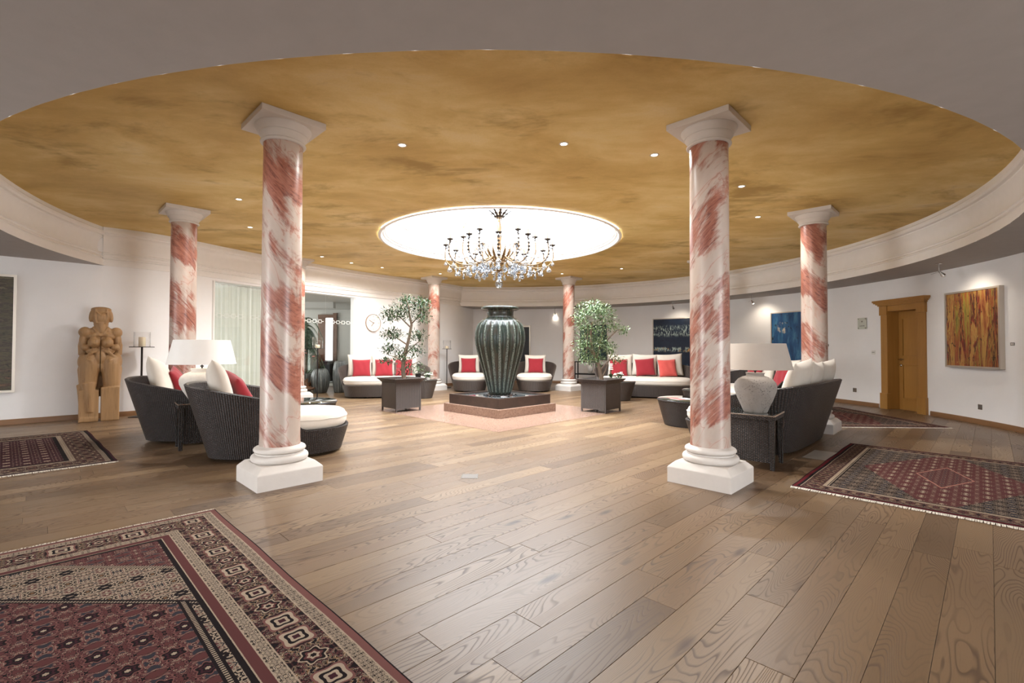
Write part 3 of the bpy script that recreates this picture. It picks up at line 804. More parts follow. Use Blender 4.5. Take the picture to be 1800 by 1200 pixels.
frame_pic('painting','olive and black abstract painting in a deep champagne frame, at the left edge','painting',0,.51,2.36,1.62,m_pl,depth=.06,fr=.035,loc=(-8.33+.0,6.97,0),rz=radians(-135))

def plate(name,label,cat,a,z,wd,h,mt,d=.008,off=0,group=None):
    loc,rz=on_wall(a,z-h/2,off); t=empty(name,label,cat,loc,rz,group); m=M(); m.box(-wd/2,wd/2,0,d,0,h); m.build('plate',mt,t,bevel=.002); return t,wd,h,d
t,_,_,_=plate('wall_socket','steel wall socket low under the red and yellow painting','socket',radians(-10.1),.285,.085,.085,m_chrome)
m=M(); m.lathe([(0,.006),(.026,.006),(.028,.011),(.032,.011),(.032,.008)],20); m.v=[(p[0],p[2],p[1]+.0425) for p in m.v]; m.build('socket_insert',m_plasticg,t)
t,_,_,_=plate('wall_socket','steel wall socket low between the sofa and the oak door','socket',ang_of(.736),.32,.09,.09,m_chrome)
m=M(); m.lathe([(0,.006),(.026,.006),(.028,.011),(.032,.011),(.032,.008)],20); m.v=[(p[0],p[2],p[1]+.045) for p in m.v]; m.build('socket_insert',m_plasticg,t)
t,_,_,_=plate('light_switch','white light switch beside the oak door frame','switch',ang_of(.776),1.16,.085,.085,m_plasticw)
m=M(); m.box(-.03,.03,.008,.013,.038,.05); m.build('rocker',m_plasticg,t)
t,_,_,_=plate('caption_card','small grey caption card right of the red and yellow painting','card',ang_of(1.069),1.31,.085,.045,m_plasticg,.006)
m=M(); 
for i in range(4): m.box(-.03+i*.016,-.02+i*.016,.006,.007,.012,.033)
m.build('print',m_plasticw,t)
t,_,_,_=plate('thermostat','tiny dark round sensor on the back wall right of the urn','sensor',ang_of(.0495),1.33,.06,.04,m_black,.02)
t,_,_,_=plate('wall_sensor','tiny grey sensor on the wall beside the column behind the sofa','sensor',ang_of(.681),1.32,.03,.05,m_plasticg,.02)
t,wd_,h_,d_=plate('door_sign','square frosted acrylic sign on four studs left of the oak door','sign',ang_of(.7545),1.79,.215,.245,m_sign,.006,off=.02)
for sx in (-1,1):
    for sz in (0,1):
        m=M(); m.lathe([(0,0),(.011,0),(.011,.034),(.008,.037),(0,.037)],12); m.v=[(p[0]+sx*.088,-.02+p[2],p[1]+.022+sz*.2) for p in m.v]; m.build('stud',m_chrome,t,40)
m=M(); m.lathe([(0,.0062),(.012,.0062),(.014,.0068),(.017,.0068),(.017,.006)],16); m.v=[(p[0],p[2],p[1]+.165) for p in m.v]; m.box(-.003,.003,.006,.0068,.145,.16); m.build('emblem',m_plasticg,t)
m=M()
for i,wl in enumerate((.012,.009,.010,.008,.010,.009,.010,.012)): m.box(-.056+i*.0145,-.056+i*.0145+wl,.006,.0067,.062,.062+(.015 if i in(0,4) else .011))
m.build('lettering',m_iron,t)

# clock on the bulging wall
ci=45; a=Vector(WW[ci-1]); b_=Vector(WW[ci+1]); tt_=(b_-a).normalized(); nn=Vector((tt_.y,-tt_.x))
P=Vector(WW[ci])
ck=empty('wall_clock','round white wall clock with a thin copper rim, left of the left potted tree','clock',(P.x,P.y,1.93),atan2(nn.y,nn.x)-PI/2)
def disc(prof,seg=48): m=M(); m.lathe(prof,seg); m.v=[(p[0],p[2],p[1]) for p in m.v]; return m
disc([(0,.03),(.236,.03),(.236,.0),(0,0)]).build('dial',m_plasticw,ck,40)
m_copper=mat('copper_rim',col=c8(150,116,88),rough=.35,metal=.7)
disc([(.236,0),(.244,0),(.246,.035),(.242,.042),(.236,.035)]).build('rim',m_copper,ck,40)
for i in range(12):
    m=M(); an=i*PI/6; R=Matrix.Rotation(an,3,'Y'); r0=.175 if i%3 else .16
    m.box(-.004 if i%3 else -.008,.004 if i%3 else .008,.03,.032,r0,.205,R); m.build('hour_mark',m_silver,ck)
for an,ln,wd in ((radians(145),.12,.006),(radians(62),.16,.005)):
    m=M(); m.box(-wd,wd,.034,.038,-.03,ln,Matrix.Rotation(an,3,'Y')); m.build('hand',m_copper,ck)
m=M(); 
for i in range(7): m.box(-.055+i*.017,-.044+i*.017,.03,.0315,.075,.09)
m.build('dial_lettering',m_silver,ck)

# ceiling spots over the pictures (on the low soffit)
def spot(label,x,y,toward,lit=False):
    t=empty('picture_spotlight',label,'spotlight',(x,y,ZL-.0),toward,'adjustable picture spotlights on the low ceiling')
    m=M(); m.lathe([(0,-.0),(.045,-.0),(.045,-.008),(0,-.01)],16); m.build('ceiling_plate',m_chrome,t)
    m=M(); m.tube([(0,0,-.01),(0,0,-.13)],.006,6); m.build('stem',m_chrome,t)
    m=M(); m.tube([(0,0,-.13),(.03,0,-.16),(.065,0,-.20)],[.012,.018,.034],10,True); m.build('lamp_head',m_chrome,t,True)
    m=M(); m.ball((.068,0,-.205),.024,8,6); m.build('bulb',m_bulb if lit else m_plasticw,t,True)
    m=M(); m.tube([(0,0,-.14),(-.12,0,-.18)],.003,5); m.build('aiming_rod',m_chrome,t)
    if True:  # beam added to unlit spots as well, to brighten the walls
        l=bpy.data.lights.new('spot_beam','SPOT'); l.energy=9; l.color=(1,.88,.72); l.spot_size=radians(120); l.spot_blend=.9; l.shadow_soft_size=.03
        o=bpy.data.objects.new('spot_beam',l); C.objects.link(o); o.parent=t; o.location=(.09,0,-.24); o.rotation_euler=(0,radians(-42),0)
spot('small chrome spotlight on the soffit left of the striped painting',7.20,7.86,radians(-10))
spot('small chrome spotlight above the lamp with the grey shade',6.55,12.6,radians(25),True)
spot('small chrome spotlight above the night-blue painting',5.1,14.4,radians(50))
spot('small chrome spotlight on the soffit between the urn and the far right column',1.79,16.9,radians(75),True)
spot('small chrome spotlight cut by the right edge of the frame',7.45,6.62,radians(-20))

# recessed downlights
dl=[(-1.06,4.86,'before the skylight, left'),(0.6,4.82,'before the skylight, right'),(1.61,5.09,'close to the near right column capital'),(3.04,6.07,'right of the near right column'),(4.0,7.48,'left of the capital behind the sofa'),
(-3.75,6.66,'between the two left column capitals'),(-4.42,8.21,'behind the capital above the curtain side'),(-4.19,10.86,'just right of the hidden left column'),(-3.77,11.65,'above the left end of the glass partition'),(-3.18,12.3,'above the wall clock'),(-1.81,13.3,'beside the capital of the far left column'),(1.6,13.24,'beside the capital of the far right column'),(3.05,12.37,'above the far right sofa')]
for x,y,lb in dl:
    t=empty('downlight','lit recessed ceiling downlight '+lb,'downlight',(x,y,ZG),0,'ring of recessed downlights in the gilded ceiling')
    m=M(); m.lathe([(.033,-.001),(.036,-.006),(.048,-.005),(.05,0)],20); m.build('bezel',m_silver,t,True)
    m=M(); m.lathe([(0,-.003),(.033,-.003)],16); m.build('lens',m_bulb,t)
    l=bpy.data.lights.new('downlight_beam','SPOT'); l.energy=90; l.color=(1,.98,.95); l.spot_size=radians(158); l.spot_blend=.8; l.shadow_soft_size=.04
    o=bpy.data.objects.new('downlight_beam',l); C.objects.link(o); o.parent=t; o.location=(0,0,-.02)
# floor box and vent
t=empty('floor_box','square metal floor socket lid set in the planks in front of the fountain','floor socket',(-.33,4.56,0),0)
m=M(); m.box(-.075,.075,-.075,.075,-.001,.0025); m.build('lid',m_plasticg,t,bevel=.001)
m=M()
for s in ((-.078,.078,-.078,-.072),(-.078,.078,.072,.078),(-.078,-.072,-.072,.072),(.072,.078,-.072,.072)): m.box(*s,0,.0032)
m.build('lid_frame',m_chrome,t)
t=empty('floor_vent','pale grey slotted floor vent beside the right-hand sofa','vent',(3.66,5.50,0),radians(44.4))
m=M(); m.box(-.28,.28,-.14,.14,-.001,.002); m.build('vent_pan',m_plasticg,t)
for i in range(17):
    m=M(); x=-.265+i*.033; m.box(x-.009,x+.009,-.13,.13,.002,.005); m.build('slat',m_silver,t)

# ================================================================ RUGS
def rug(label,corner,dirW,W,dirL_sign,L,mt,fringe_on='W',group='oriental rugs on the oak floor'):
    """corner at local origin; local x = width direction, local y = length direction"""
    t=empty('oriental_rug',label,'rug',(corner[0],corner[1],0),dirW,group)
    m=M(); nx,ny=14,16; rows=[];uv=[]
    random.seed(len(label))
    for j in range(ny+1):
        r=[];q=[]
        for i in range(nx+1):
            x=W*i/nx; y=dirL_sign*L*j/ny; e=.002*sin(i*1.7+j*.9) if i in(0,nx) or j in(0,ny) else 0
            ee=.004*sin(j*1.3) if i in (0,nx) else 0; 
            r.append((x+ee,y+e,.011)); q.append((W*i/nx,L*j/ny))
        rows.append(r); uv.append(q)
    m.grid(rows,uv=uv,flip=dirL_sign<0)
    edge=[rows[0][i] for i in range(nx+1)]+[rows[j][nx] for j in range(1,ny+1)]+[rows[ny][i] for i in range(nx-1,-1,-1)]+[rows[j][0] for j in range(ny-1,0,-1)]
    m.grid([edge,[(p[0],p[1],.001) for p in edge]],True,uv=[[(0.002,0.002)]*len(edge)]*2)
    m.build('pile',mt,t)
    for yy,s in ((0,-1),(L,1)):
        f=M(); x=0.0
        while x<W-.004:
            ln=random.uniform(.035,.05); wx=random.uniform(-.006,.006); y0=dirL_sign*(yy-s*.004); y1=dirL_sign*(yy+s*ln)
            f.add([(x,y0,.010),(x+.0075,y0,.010),(x+.006+wx,y1,.0035),(x+wx,y1,.0035)],[(0,1,2,3)] if s*dirL_sign<0 else [(3,2,1,0)]); x+=.0085
        o=f.build('fringe',m_fringe,t); o['kind']='stuff'
    return t
# big rug: corner (-2.17,3.59); s along (-1,-1), t along (1,-1)
rug('large rose and cream oriental rug with dark floral border in the left foreground',(-2.17,3.59),radians(-135),2.6,1,3.9,m_rug1)
rug('red-brown oriental rug with a long medallion, in front of the vent at the right edge',(2.55,4.25),radians(-45),1.9,1,2.72,m_rug2)
rug('wine-red oriental rug by the left wall before the wooden sculpture',(-4.13,5.11),radians(-133.5),3.2,-1,2.7,m_rug3)
rug('faded rose oriental rug reaching to the foot of the oak door',(6.95,7.42),radians(178),1.75,-1,2.6,m_rug4)
# ================================================================ SEATING
def sell(a,b,n,i,N,off=0.0):
    """superellipse point with outward offset; i=0 at +x"""
    t=2*PI*i/N; c_,s_=cos(t),sin(t)
    x=a*abs(c_)**(2/n)*(1 if c_>=0 else -1); y=b*abs(s_)**(2/n)*(1 if s_>=0 else -1)
    if off:
        gx=n/a*abs(x/a)**(n-1)*(1 if x>=0 else -1); gy=n/b*abs(y/b)**(n-1)*(1 if y>=0 else -1); l=hypot(gx,gy) or 1
        x+=off*gx/l; y+=off*gy/l
    return x,y
def sstep(a,b,x): t=max(0,min(1,(x-a)/(b-a))); return t*t*(3-2*t)
def lounge(t,Lf,Wd,n=2.7,hb=.82,drop=(.50,.72),mw=None,ms=None,k=.29,N=96):
    """t: Empty; Lf forward length (x), Wd width (y); wraps a sloping wicker shell round the back half"""
    mw=mw or m_wick; ms=ms or m_cream; a,b=Lf/2,Wd/2; sh=.30
    def H(i):
        x,_=sell(a,b,n,i,N); f=(x+a)/(2*a)
        return sh+.006+(hb-.34*f-sh)*(1-sstep(drop[0],drop[1],f))
    rows=[];uv=[]
    def row(fz,off_in=0.0):
        r=[];
        for i in range(N):
            z=fz(i); o=k*(z-.03)+off_in; x,y=sell(a,b,n,i,N,o); r.append((x,y,z))
        return r
    m=M(); rows.append(row(lambda i:.03,-.03)); rows.append(row(lambda i:.035))
    J=8
    for j in range(1,J+1): rows.append(row(lambda i,j=j:.035+(H(i)-.035)*j/J))
    peri=[0]
    base=rows[1]
    for i in range(1,N+1): peri.append(peri[-1]+(Vector(base[i%N])-Vector(base[i-1])).length)
    # outer wall with wicker uv
    def uvrow(r): return [(peri[i],r[i][2]) for i in range(N)]
    m.grid(rows,True,uv=[uvrow(r) for r in rows]); m.build('wicker_body',mw,t,60)
    m=M(); top=row(lambda i:H(i)); 
    mid=row(lambda i:H(i)+.012,-.022); inn=row(lambda i:H(i)-.004,-.045)
    m.grid([top,mid,inn],True); m.build('rolled_rim',mw,t,True)
    m=M(); inr=[inn]
    for j in range(1,6): inr.append(row(lambda i,j=j:(H(i)-.004)+(sh-.01-(H(i)-.004))*j/5,-.045))
    m.grid(inr,True,uv=[uvrow(r) for r in inr]); m.cap(inr[-1]); m.build('inner_shell',mw,t,60)
    # feet
    for fx,fy in ((.55,.5),(.55,-.5),(-.55,.5),(-.55,-.5)):
        m=M(); m.lathe([(0,0),(.025,0),(.03,.034)],10,(a*fx,b*fy,0)); m.build('foot',m_iron,t)
    cr=[]
    for off,z in ((-.06,.302),(-.015,.318),(.008,.36),(.008,.42),(-.012,.462),(-.05,.482),(-.14,.492),(-.26,.496)):
        cr.append([(*sell(a,b,n,i,N,off+.05),z) for i in range(N)])
    m=M(); m.grid(cr,True); m.cap(cr[-1])
    m.build('seat_cushion',ms,t,True)
    m=M(); pr=[(*sell(a,b,n,i,N,.012+.05),.42+.003*sin(i)) for i in range(N)]; m.tube(pr+[pr[0]],.004,5,False); m.build('piping',ms,t,True)
def pillow_mesh(w,h,t,N=16):
    m=M(); 
    def P(u,v,s):
        e=(1-abs(u)**3.2)*(1-abs(v)**3.2); e=max(e,0)
        z=t/2*e**.55; px=u*w/2*(1-.07*(1-abs(v)**2)*abs(u)**2); py=v*h/2*(1-.07*(1-abs(u)**2)*abs(v)**2)
        cr=.004*sin(u*9+v*3)*e
        return (px,s*(z)+cr,py)
    for s in (1,-1):
        m.grid([[P(-1+2*i/N,-1+2*j/N,s) for i in range(N+1)] for j in range(N+1)],flip=s>0)
    return m
_pc={}
def pillow(label,x,y,z,rz,tilt,roll=0,size=(.52,.52,.17),mt=None,grp='loose cushions on the wicker seats'):
    """standing cushion: centre-bottom at (x,y,z); local -y is its front, leans back by tilt"""
    key=(size,mt.name)
    if key not in _pc:
        me=pillow_mesh(*size); o=me.build('cushion',mt,None,True,weld=True); _pc[key]=o.data
    else:
        o=bpy.data.objects.new('cushion',_pc[key]); C.objects.link(o)
    R=Matrix.Rotation(rz,4,'Z')@Matrix.Rotation(-tilt,4,'X')@Matrix.Rotation(roll,4,'Y')
    h=size[1]/2*(abs(cos(roll))+abs(sin(roll))*size[0]/size[1])
    c_=R@Vector((0,0,0)); up=Matrix.Rotation(rz,4,'Z')@Matrix.Rotation(-tilt,4,'X')@Vector((0,0,h))
    o.matrix_world=Matrix.Translation((x+up.x,y+up.y,z+up.z))@R
    tag(o,label,'cushion',grp); return o
SC=.49
def seat_pillows(cx,cy,face,items):
    """items: (forward, lateral, size, mat, label, tilt, roll, yaw)"""
    for f,l,size,mt,lab,tilt,roll,yaw in items:
        dx,dy=rot2(f,l,face); pillow(lab,cx+dx,cy+dy,SC,face+PI/2+yaw,tilt,roll,size,mt)
BW=(.58,.50,.17); RDc=(.46,.44,.13)
# --- two chaises on the left
f1=radians(22); c1=(-2.66,5.62)
t=empty('wicker_chaise','dark wicker lounge seat nearest the camera on the left, right behind the marble column','lounge seat',(*c1,0),f1,'wicker lounge seats'); lounge(t,1.40,.98)
seat_pillows(*c1,f1,[(-.50,-.12,(.56,.56,.2),m_cream,'large cream cushion peeping over the shell of the nearest left chaise',radians(16),radians(8),radians(12)),
 (-.30,.20,(.45,.45,.14),m_red,'red cushion slumped beside the cream one in the nearest left chaise',radians(30),radians(-16),radians(20))])
f2=radians(14); c2=(-4.05,6.56)
t=empty('wicker_chaise','dark wicker lounge seat at far left, between the candle stand and the side table','lounge seat',(*c2,0),f2,'wicker lounge seats'); lounge(t,1.40,.98)
seat_pillows(*c2,f2,[(-.50,-.02,(.56,.56,.2),m_cream,'cream cushion peeping over the shell of the chaise by the candle stand',radians(16),radians(10),radians(10)),
 (-.38,.30,(.45,.45,.14),m_red,'red cushion in the chaise by the candle stand, left of the lamp',radians(24),radians(-10),radians(12))])
# --- two end chaises seen frontally behind the urn
f3=radians(-84); c3=(-1.02,13.95); c4=(.88,13.95); f4=radians(-96)
for cc,ff,sd in ((c3,f3,'left'),(c4,f4,'right')):
    t=empty('wicker_chaise','brown wicker lounge seat with one red cushion just '+sd+' of the urn','lounge seat',(*cc,0),ff,'wicker lounge seats'); lounge(t,1.40,.90,mw=m_wickg)
    sg=-1 if sd=='left' else 1
    seat_pillows(*cc,ff,[(-.50,0,(.66,.56,.17),m_cream,'cream back cushion of the seat just '+sd+' of the urn',radians(14),0,0),
      (-.34,sg*.02,(.46,.46,.13),m_red,'red cushion on the seat just '+sd+' of the urn',radians(16),0,0)])
# --- three-seat sofas at the back
def sofa(label,cx,cy,face,Wd,Lf=1.15,mw=None,n=3.0,**k):
    t=empty('wicker_sofa',label,'sofa',(cx,cy,0),face,'curved wicker sofas'); lounge(t,Lf,Wd,n,mw=mw or m_wickg,N=128,**k); return t
fs=radians(-72); cs=(-3.05,12.2)
sofa('brown wicker sofa under the wall clock, partly behind the left tree planter',*cs,fs,1.95)
seat_pillows(*cs,fs,[(-.40,l,(.62,.58,.17),m_cream,'cream back cushion of the sofa under the clock, '+nm,radians(14),0,0) for l,nm in ((-.62,'left one'),(-.02,'middle one'),(.58,'right one'))]+
 [(-.24,l,(.46,.46,.13),m_red,'red cushion on the sofa under the clock, '+nm,radians(17),0,y) for l,nm,y in ((-.58,'left one',.05),(-.02,'middle one',-.05),(.50,'right one',0))])
fs=radians(-108); cs=(3.62,12.35)
sofa('grey-brown wicker sofa under the night-blue painting, right of the right tree planter',*cs,fs,2.20)
seat_pillows(*cs,fs,[(-.40,l,(.66,.60,.17),m_cream,'cream back cushion of the sofa under the night-blue painting, '+nm,radians(14),r,0) for l,nm,r in ((-.64,'left one',0),(.0,'middle one',.03),(.64,'right one',-.06))]+
 [(-.22,-.66,(.48,.48,.13),m_red,'red cushion behind the right potted tree',radians(18),0,.1),(-.2,.02,(.50,.48,.13),m_red,'red cushion in the middle of the sofa under the night-blue painting',radians(20),-.10,0),(-.18,.60,(.46,.48,.14),m_pinkred,'red cushion coloured paler as if sun-lit at the right end of the far right sofa',radians(22),-.05,.2)])
# --- near right sofa, seen from behind
fs=radians(134.4); cs=(3.42,6.42)
sofa('dark wicker sofa seen from behind right of the lamp, three white cushions over its back',*cs,fs,2.0,1.22,mw=m_wick,n=4.6)
seat_pillows(*cs,fs,[(-.50,l,(.62,.60,.2),m_cream,'cream cushion leaning over the back of the near right sofa, '+nm,radians(17),r,y) for l,nm,r,y in ((.58,'nearest the lamp',.10,0),(-.04,'middle one',-.03,.06),(-.64,'by the marble column',.06,.0))])
# --- seat across the right table
c5=(4.75,9.35); f5=radians(183)
t=empty('wicker_chaise','wicker lounge seat glimpsed behind the pitted lamp on the right','lounge seat',(*c5,0),f5,'wicker lounge seats'); lounge(t,1.25,1.9,3.0,mw=m_wick)
seat_pillows(*c5,f5,[(-.42,.5,(.62,.56,.17),m_cream,'cream cushion glimpsed left of the pitted lamp neck',radians(14),0,0),(-.42,-.2,(.62,.56,.17),m_cream,'cream cushion glimpsed right of the pitted lamp neck',radians(14),0,0),
 (-.26,.62,(.45,.45,.13),m_red,'red cushion glimpsed under the left side of the grey shade',radians(18),.1,0),(-.26,-.30,(.45,.45,.13),m_red,'red cushion glimpsed between the lamp and the near right sofa',radians(18),-.1,0)])

# ================================================================ TABLES
def cone_table(label,x,y,r0,r1,h,mw,glass=True,grp='round wicker tables'):
    t=empty('round_table',label,'table',(x,y,0),0,grp)
    m=M(); prof=[(r0-.03,.012),(r0,.014)]+[(r0+(r1-r0)*i/6,.014+(h-.03-.014)*i/6) for i in range(1,7)]
    m.lathe(prof,72); m.build('wicker_drum',mw,t,60)
    m=M(); m.lathe([(r0-.02,0),(r0-.005,0),(r0-.005,.014)],40); m.build('plinth_ring',m_iron,t)
    m=M(); m.lathe([(r1-.0,h-.03)]+[(r1+.012*sin(PI*i/6),h-.03+.02*i/6) for i in range(7)]+[(r1-.03,h-.008)],64); m.build('braided_rim',mw,t,True)
    m=M(); m.lathe([(0,h-.008),(r1-.005,h-.008),(r1,h-.004),(r1-.005,h),(0,h)],64); m.build('glass_top' if glass else 'top',m_tabletop,t,40)
    return t
cone_table('round wicker table with dark glass top behind the seat of the near left chaise',-3.06,7.25,.38,.48,.42,m_wick)
cone_table('round wicker table with glass top and magazine, left of the near right column',3.0,7.70,.40,.50,.42,m_wick)
cone_table('small wicker stool table with a plant, behind the left tree planter',-2.02,11.75,.24,.36,.46,m_wickg)
cone_table('small pale wicker stool table with white flowers, behind the right tree planter',2.74,11.35,.25,.37,.46,m_wickg)
cone_table('round wicker table standing between the two seats behind the urn',-.08,13.45,.30,.42,.46,m_wickg)
cone_table('small dark wicker table with flowers beyond the right round table',3.75,9.0,.26,.36,.46,m_wick)
# magazine
t=empty('magazine','open pale and red magazine lying on the right round glass table','magazine',(2.84,7.62,.42),radians(20))
m=M(); m.box(-.15,.15,-.11,.11,0,.006); m.build('pages',m_plasticw,t); m=M(); m.box(-.15,.0,-.11,.11,.006,.0072); m.build('cover',m_pinkred,t)
# side tables with the lamps
def side_table(label,x,y,rz,lx,ly,h):
    t=empty('side_table',label,'table',(x,y,0),rz,'wicker side tables carrying lamps')
    m=M(); m.box(0,lx,0,ly,h-.055,h-.008); 
    m.v=m.v; m.build('top_frame',m_wick,t,bevel=.004)
    m=M(); m.box(.012,lx-.012,.012,ly-.012,h-.008,h); m.build('glass_top',m_tabletop,t,bevel=.002)
    m=M(); e=[(.0,.0),(lx,.0),(lx,ly),(0,ly),(0,0)]
    for (a,b) in zip(e[:-1],e[1:]):
        n=int(hypot(a[0]-b[0],a[1]-b[1])/.014)
        for i in range(n):
            p=(a[0]+(b[0]-a[0])*(i+.5)/n,a[1]+(b[1]-a[1])*(i+.5)/n); d=((b[0]-a[0])/n*.45,(b[1]-a[1])/n*.45)
            m.tube([(p[0]-d[0],p[1]-d[1],h-.014),(p[0]+d[0],p[1]+d[1],h-.004)],.004,4,False)
    o=m.build('braided_edge',mat('braid_brown',col=c8(150,130,114),rough=.5),t)
    for (px,py) in ((.03,.03),(lx-.03,.03),(.03,ly-.03),(lx-.03,ly-.03)):
        q=M(); q.add([(px+sx*s,py+sy*s,z) for z,s in ((0,.019),(h-.055,.027)) for sx,sy in ((-1,-1),(1,-1),(1,1),(-1,1))],[(0,3,2,1),(4,5,6,7)]+[(i,(i+1)%4,4+(i+1)%4,4+i) for i in range(4)],[(sx*s,z) for z,s in ((0,.02),(h-.05,.03)) for sx,sy in ((-1,-1),(1,-1),(1,1),(-1,1))]); q.build('leg',m_wick,t)
    for yy in (.02,ly-.02):   # woven long sides
        q=M(); q.box(.05,lx-.05,yy-.008,yy+.008,.075,h-.05); q.build('woven_side',m_wick,t)
    return t
side_table('dark wicker side table under the pitted lamp, right of the near right column',3.021,5.143,radians(140),.78,.50,.555)
side_table('dark wicker side table wedged between the two left chaises',-3.84,5.61,radians(40),.42,.36,.555)
def lamp(label,x,y,z,mp,ms,pr,ph,sb,st,shh,pots):
    t=empty('table_lamp',label,'lamp',(x,y,z),0,'large table lamps with drum shades')
    m=M(); m.lathe(pots,56); m.build('pot',mp,t,60)
    m=M(); m.tube([(0,0,ph-.02),(0,0,ph+.12)],.009,8); m.tube([(0,0,ph+.02),(0,0,ph+.035)],.02,10); m.build('lamp_neck',m_iron,t)
    z0=sb[1]-z; 
    m=M(); m.lathe([(sb[0],z0),(st,z0+shh),(st-.004,z0+shh),(sb[0]-.004,z0),(sb[0],z0)],64); m.build('shade',ms,t,60)
    m=M(); 
    for k in range(3): m.tube([(0,0,ph+.12),((st-.01)*cos(k*2.09),(st-.01)*sin(k*2.09),z0+shh-.02)],.003,5)
    m.build('shade_spider',m_iron,t)
    m=M(); m.ball((0,0,ph+.14),(.035,.035,.05)); m.build('bulb',m_bulb,t,True)
    l=bpy.data.lights.new('lamp_glow','POINT'); l.energy=1.2; l.color=(1,.87,.7); l.shadow_soft_size=.05
    o=bpy.data.objects.new('lamp_glow',l); C.objects.link(o); o.parent=t; o.location=(0,0,ph+.22)
    return t
lamp('pitted grey stoneware table lamp with a wide greige shade, on the right side table',2.665,5.06,.555,m_pit,m_shade,.2,.415,(.352,1.01),.288,.27,[(0,0),(.105,0),(.115,.008),(.135,.06),(.17,.14),(.198,.22),(.204,.27),(.196,.31),(.165,.35),(.12,.375),(.088,.385),(.084,.395),(.09,.41),(.092,.418),(.07,.42),(.065,.40)])
lamp('chalky white table lamp with a wide white shade, between the two left chaises',-3.75,5.90,.555,m_chalk,m_shadew,.2,.41,(.372,1.02),.302,.295,[(0,0),(.11,0),(.12,.008),(.15,.06),(.20,.14),(.235,.22),(.24,.27),(.225,.31),(.18,.35),(.14,.365),(.115,.372),(.112,.385),(.12,.40),(.12,.41),(.09,.412),(.085,.39)])
# dim console glimpsed behind the right tree
t=empty('console_table','black console table with open shelf against the back wall, behind the right potted tree','table',(2.75,15.9,0),radians(-30))
for x0,x1 in ((-.38,-.35),(.35,.38)):
    for y0 in (-.15,.12): m=M(); m.box(x0,x1,y0,y0+.03,0,.80); m.build('leg',m_black,t)
m=M(); m.box(-.38,.38,-.15,.15,.77,.80); m.build('top',m_black,t); m=M(); m.box(-.35,.35,-.15,.15,.36,.40); m.build('shelf',m_black,t)
t=empty('cone_vase','white cone-shaped vase on the shelf of the black console','vase',(2.85,15.84,.40)); m=M(); m.lathe([(0,0),(.06,0),(.13,.34),(.125,.34),(.05,.01)],24); m.build('body',m_plasticw,t,True)

# ================================================================ CANDLE STANDS
def stand(label,x,y,h=1.22):
    t=empty('candle_stand',label,'candle stand',(x,y,0),0,'tall black candle stands')
    m=M(); m.box(-.13,.13,-.13,.13,0,.012); m.build('foot_plate',m_iron,t,bevel=.002)
    m=M(); m.box(-.011,.011,-.011,.011,.012,h-.012); m.build('post',m_iron,t)
    m=M(); m.box(-.13,.13,-.13,.13,h-.012,h); m.build('top_plate',m_iron,t,bevel=.002)
    cu=empty('glass_cylinder','clear square-edged glass windlight on the '+label.split(',')[0],'windlight',(x,y,h),0,'glass windlights')
    m=M(); m.lathe([(.118,.0),(.122,.0),(.122,.26),(.118,.26),(.118,0)],40); m.build('glass',m_glass,cu,True)
    ca=empty('pillar_candle','ivory pillar candle inside the windlight of the '+label.split(',')[0],'candle',(x,y,h),0,'pillar candles')
    hh=.17 if x<-6 else .08
    m=M(); m.lathe([(0,0),(.05,0),(.052,.004),(.052,hh-.006),(.047,hh),(0,hh-.004)],28); m.build('wax',m_candle,ca,40)
    m=M(); m.tube([(0,0,hh-.005),(.002,0,hh+.012)],.0015,5); m.build('wick',m_black,ca)
stand('candle stand beside the wooden sculpture, tall black',-6.42,8.42,1.235)
stand('candle stand in front of the glass partition, tall black',-4.52,11.5,1.22)
stand('candle stand right of the far left column, tall black',-1.80,14.85,1.21)

# ================================================================ FOUNTAIN + URN
ft=empty('fountain','square stepped fountain basin of red granite and dark bronze stone under the urn','fountain',(CX-.0,9.33,0),PI/4)
a=1.075/sqrt(2)*1.02; m=M(); m.box(-a,a,-a,a,.003,.155); m.build('granite_step',m_granite,ft,bevel=.005)
b=.99/sqrt(2); wl=.05
for (x0,x1,y0,y1) in ((-b,b,-b,-b+wl),(-b,b,b-wl,b),(-b,-b+wl,-b+wl,b-wl),(b-wl,b,-b+wl,b-wl)):
    m=M(); m.box(x0,x1,y0,y1,.155,.335); m.build('basin_wall',m_granite_d,ft,bevel=.003)
m=M(); m.box(-b+wl,b-wl,-b+wl,b-wl,.155,.165); m.build('basin_floor',m_granite_d,ft)
m=M(); m.add([(-b+wl,-b+wl,.305),(b-wl,-b+wl,.305),(b-wl,b-wl,.305),(-b+wl,b-wl,.305)],[(0,1,2,3)]); m.build('water',m_water,ft)
m=M(); m.lathe([(0,.165),(.30,.165),(.31,.29),(.29,.318),(.24,.322),(0,.322)],40); m.build('urn_support',m_granite_d,ft,40)
random.seed(3)
for i in range(46):
    an=random.random()*2*PI; r=random.uniform(.245,.33); m=M(); s=random.uniform(.018,.034)
    m.ball((r*cos(an),r*sin(an),.318),(s,s*.8,s*.55),7,5); m.build('pebble',m_black,ft,True)
urn=empty('urn','tall dark green glazed ribbed urn standing in the fountain basin','urn',(CX+.0,9.33,.322))
H0=.322; up=[(0,.02),(.20,.0),(.215,.02),(.222,.08),(.255,.22),(.31,.42),(.375,.64),(.43,.84),(.463,.98),(.476,1.10),(.468,1.22),(.435,1.34),(.385,1.43),(.325,1.48),(.285,1.495)]
def rib(aa,z): 
    e=sstep(.0,.06,z)*(1-sstep(1.36,1.47,z)); return 1+.030*e*(abs(cos(aa*10))**.8*2-1)
dense=[]
for i in range(len(up)-1):
    for k in range(3): tt=k/3; dense.append((up[i][0]+(up[i+1][0]-up[i][0])*tt,up[i][1]+(up[i+1][1]-up[i][1])*tt))
dense.append(up[-1])
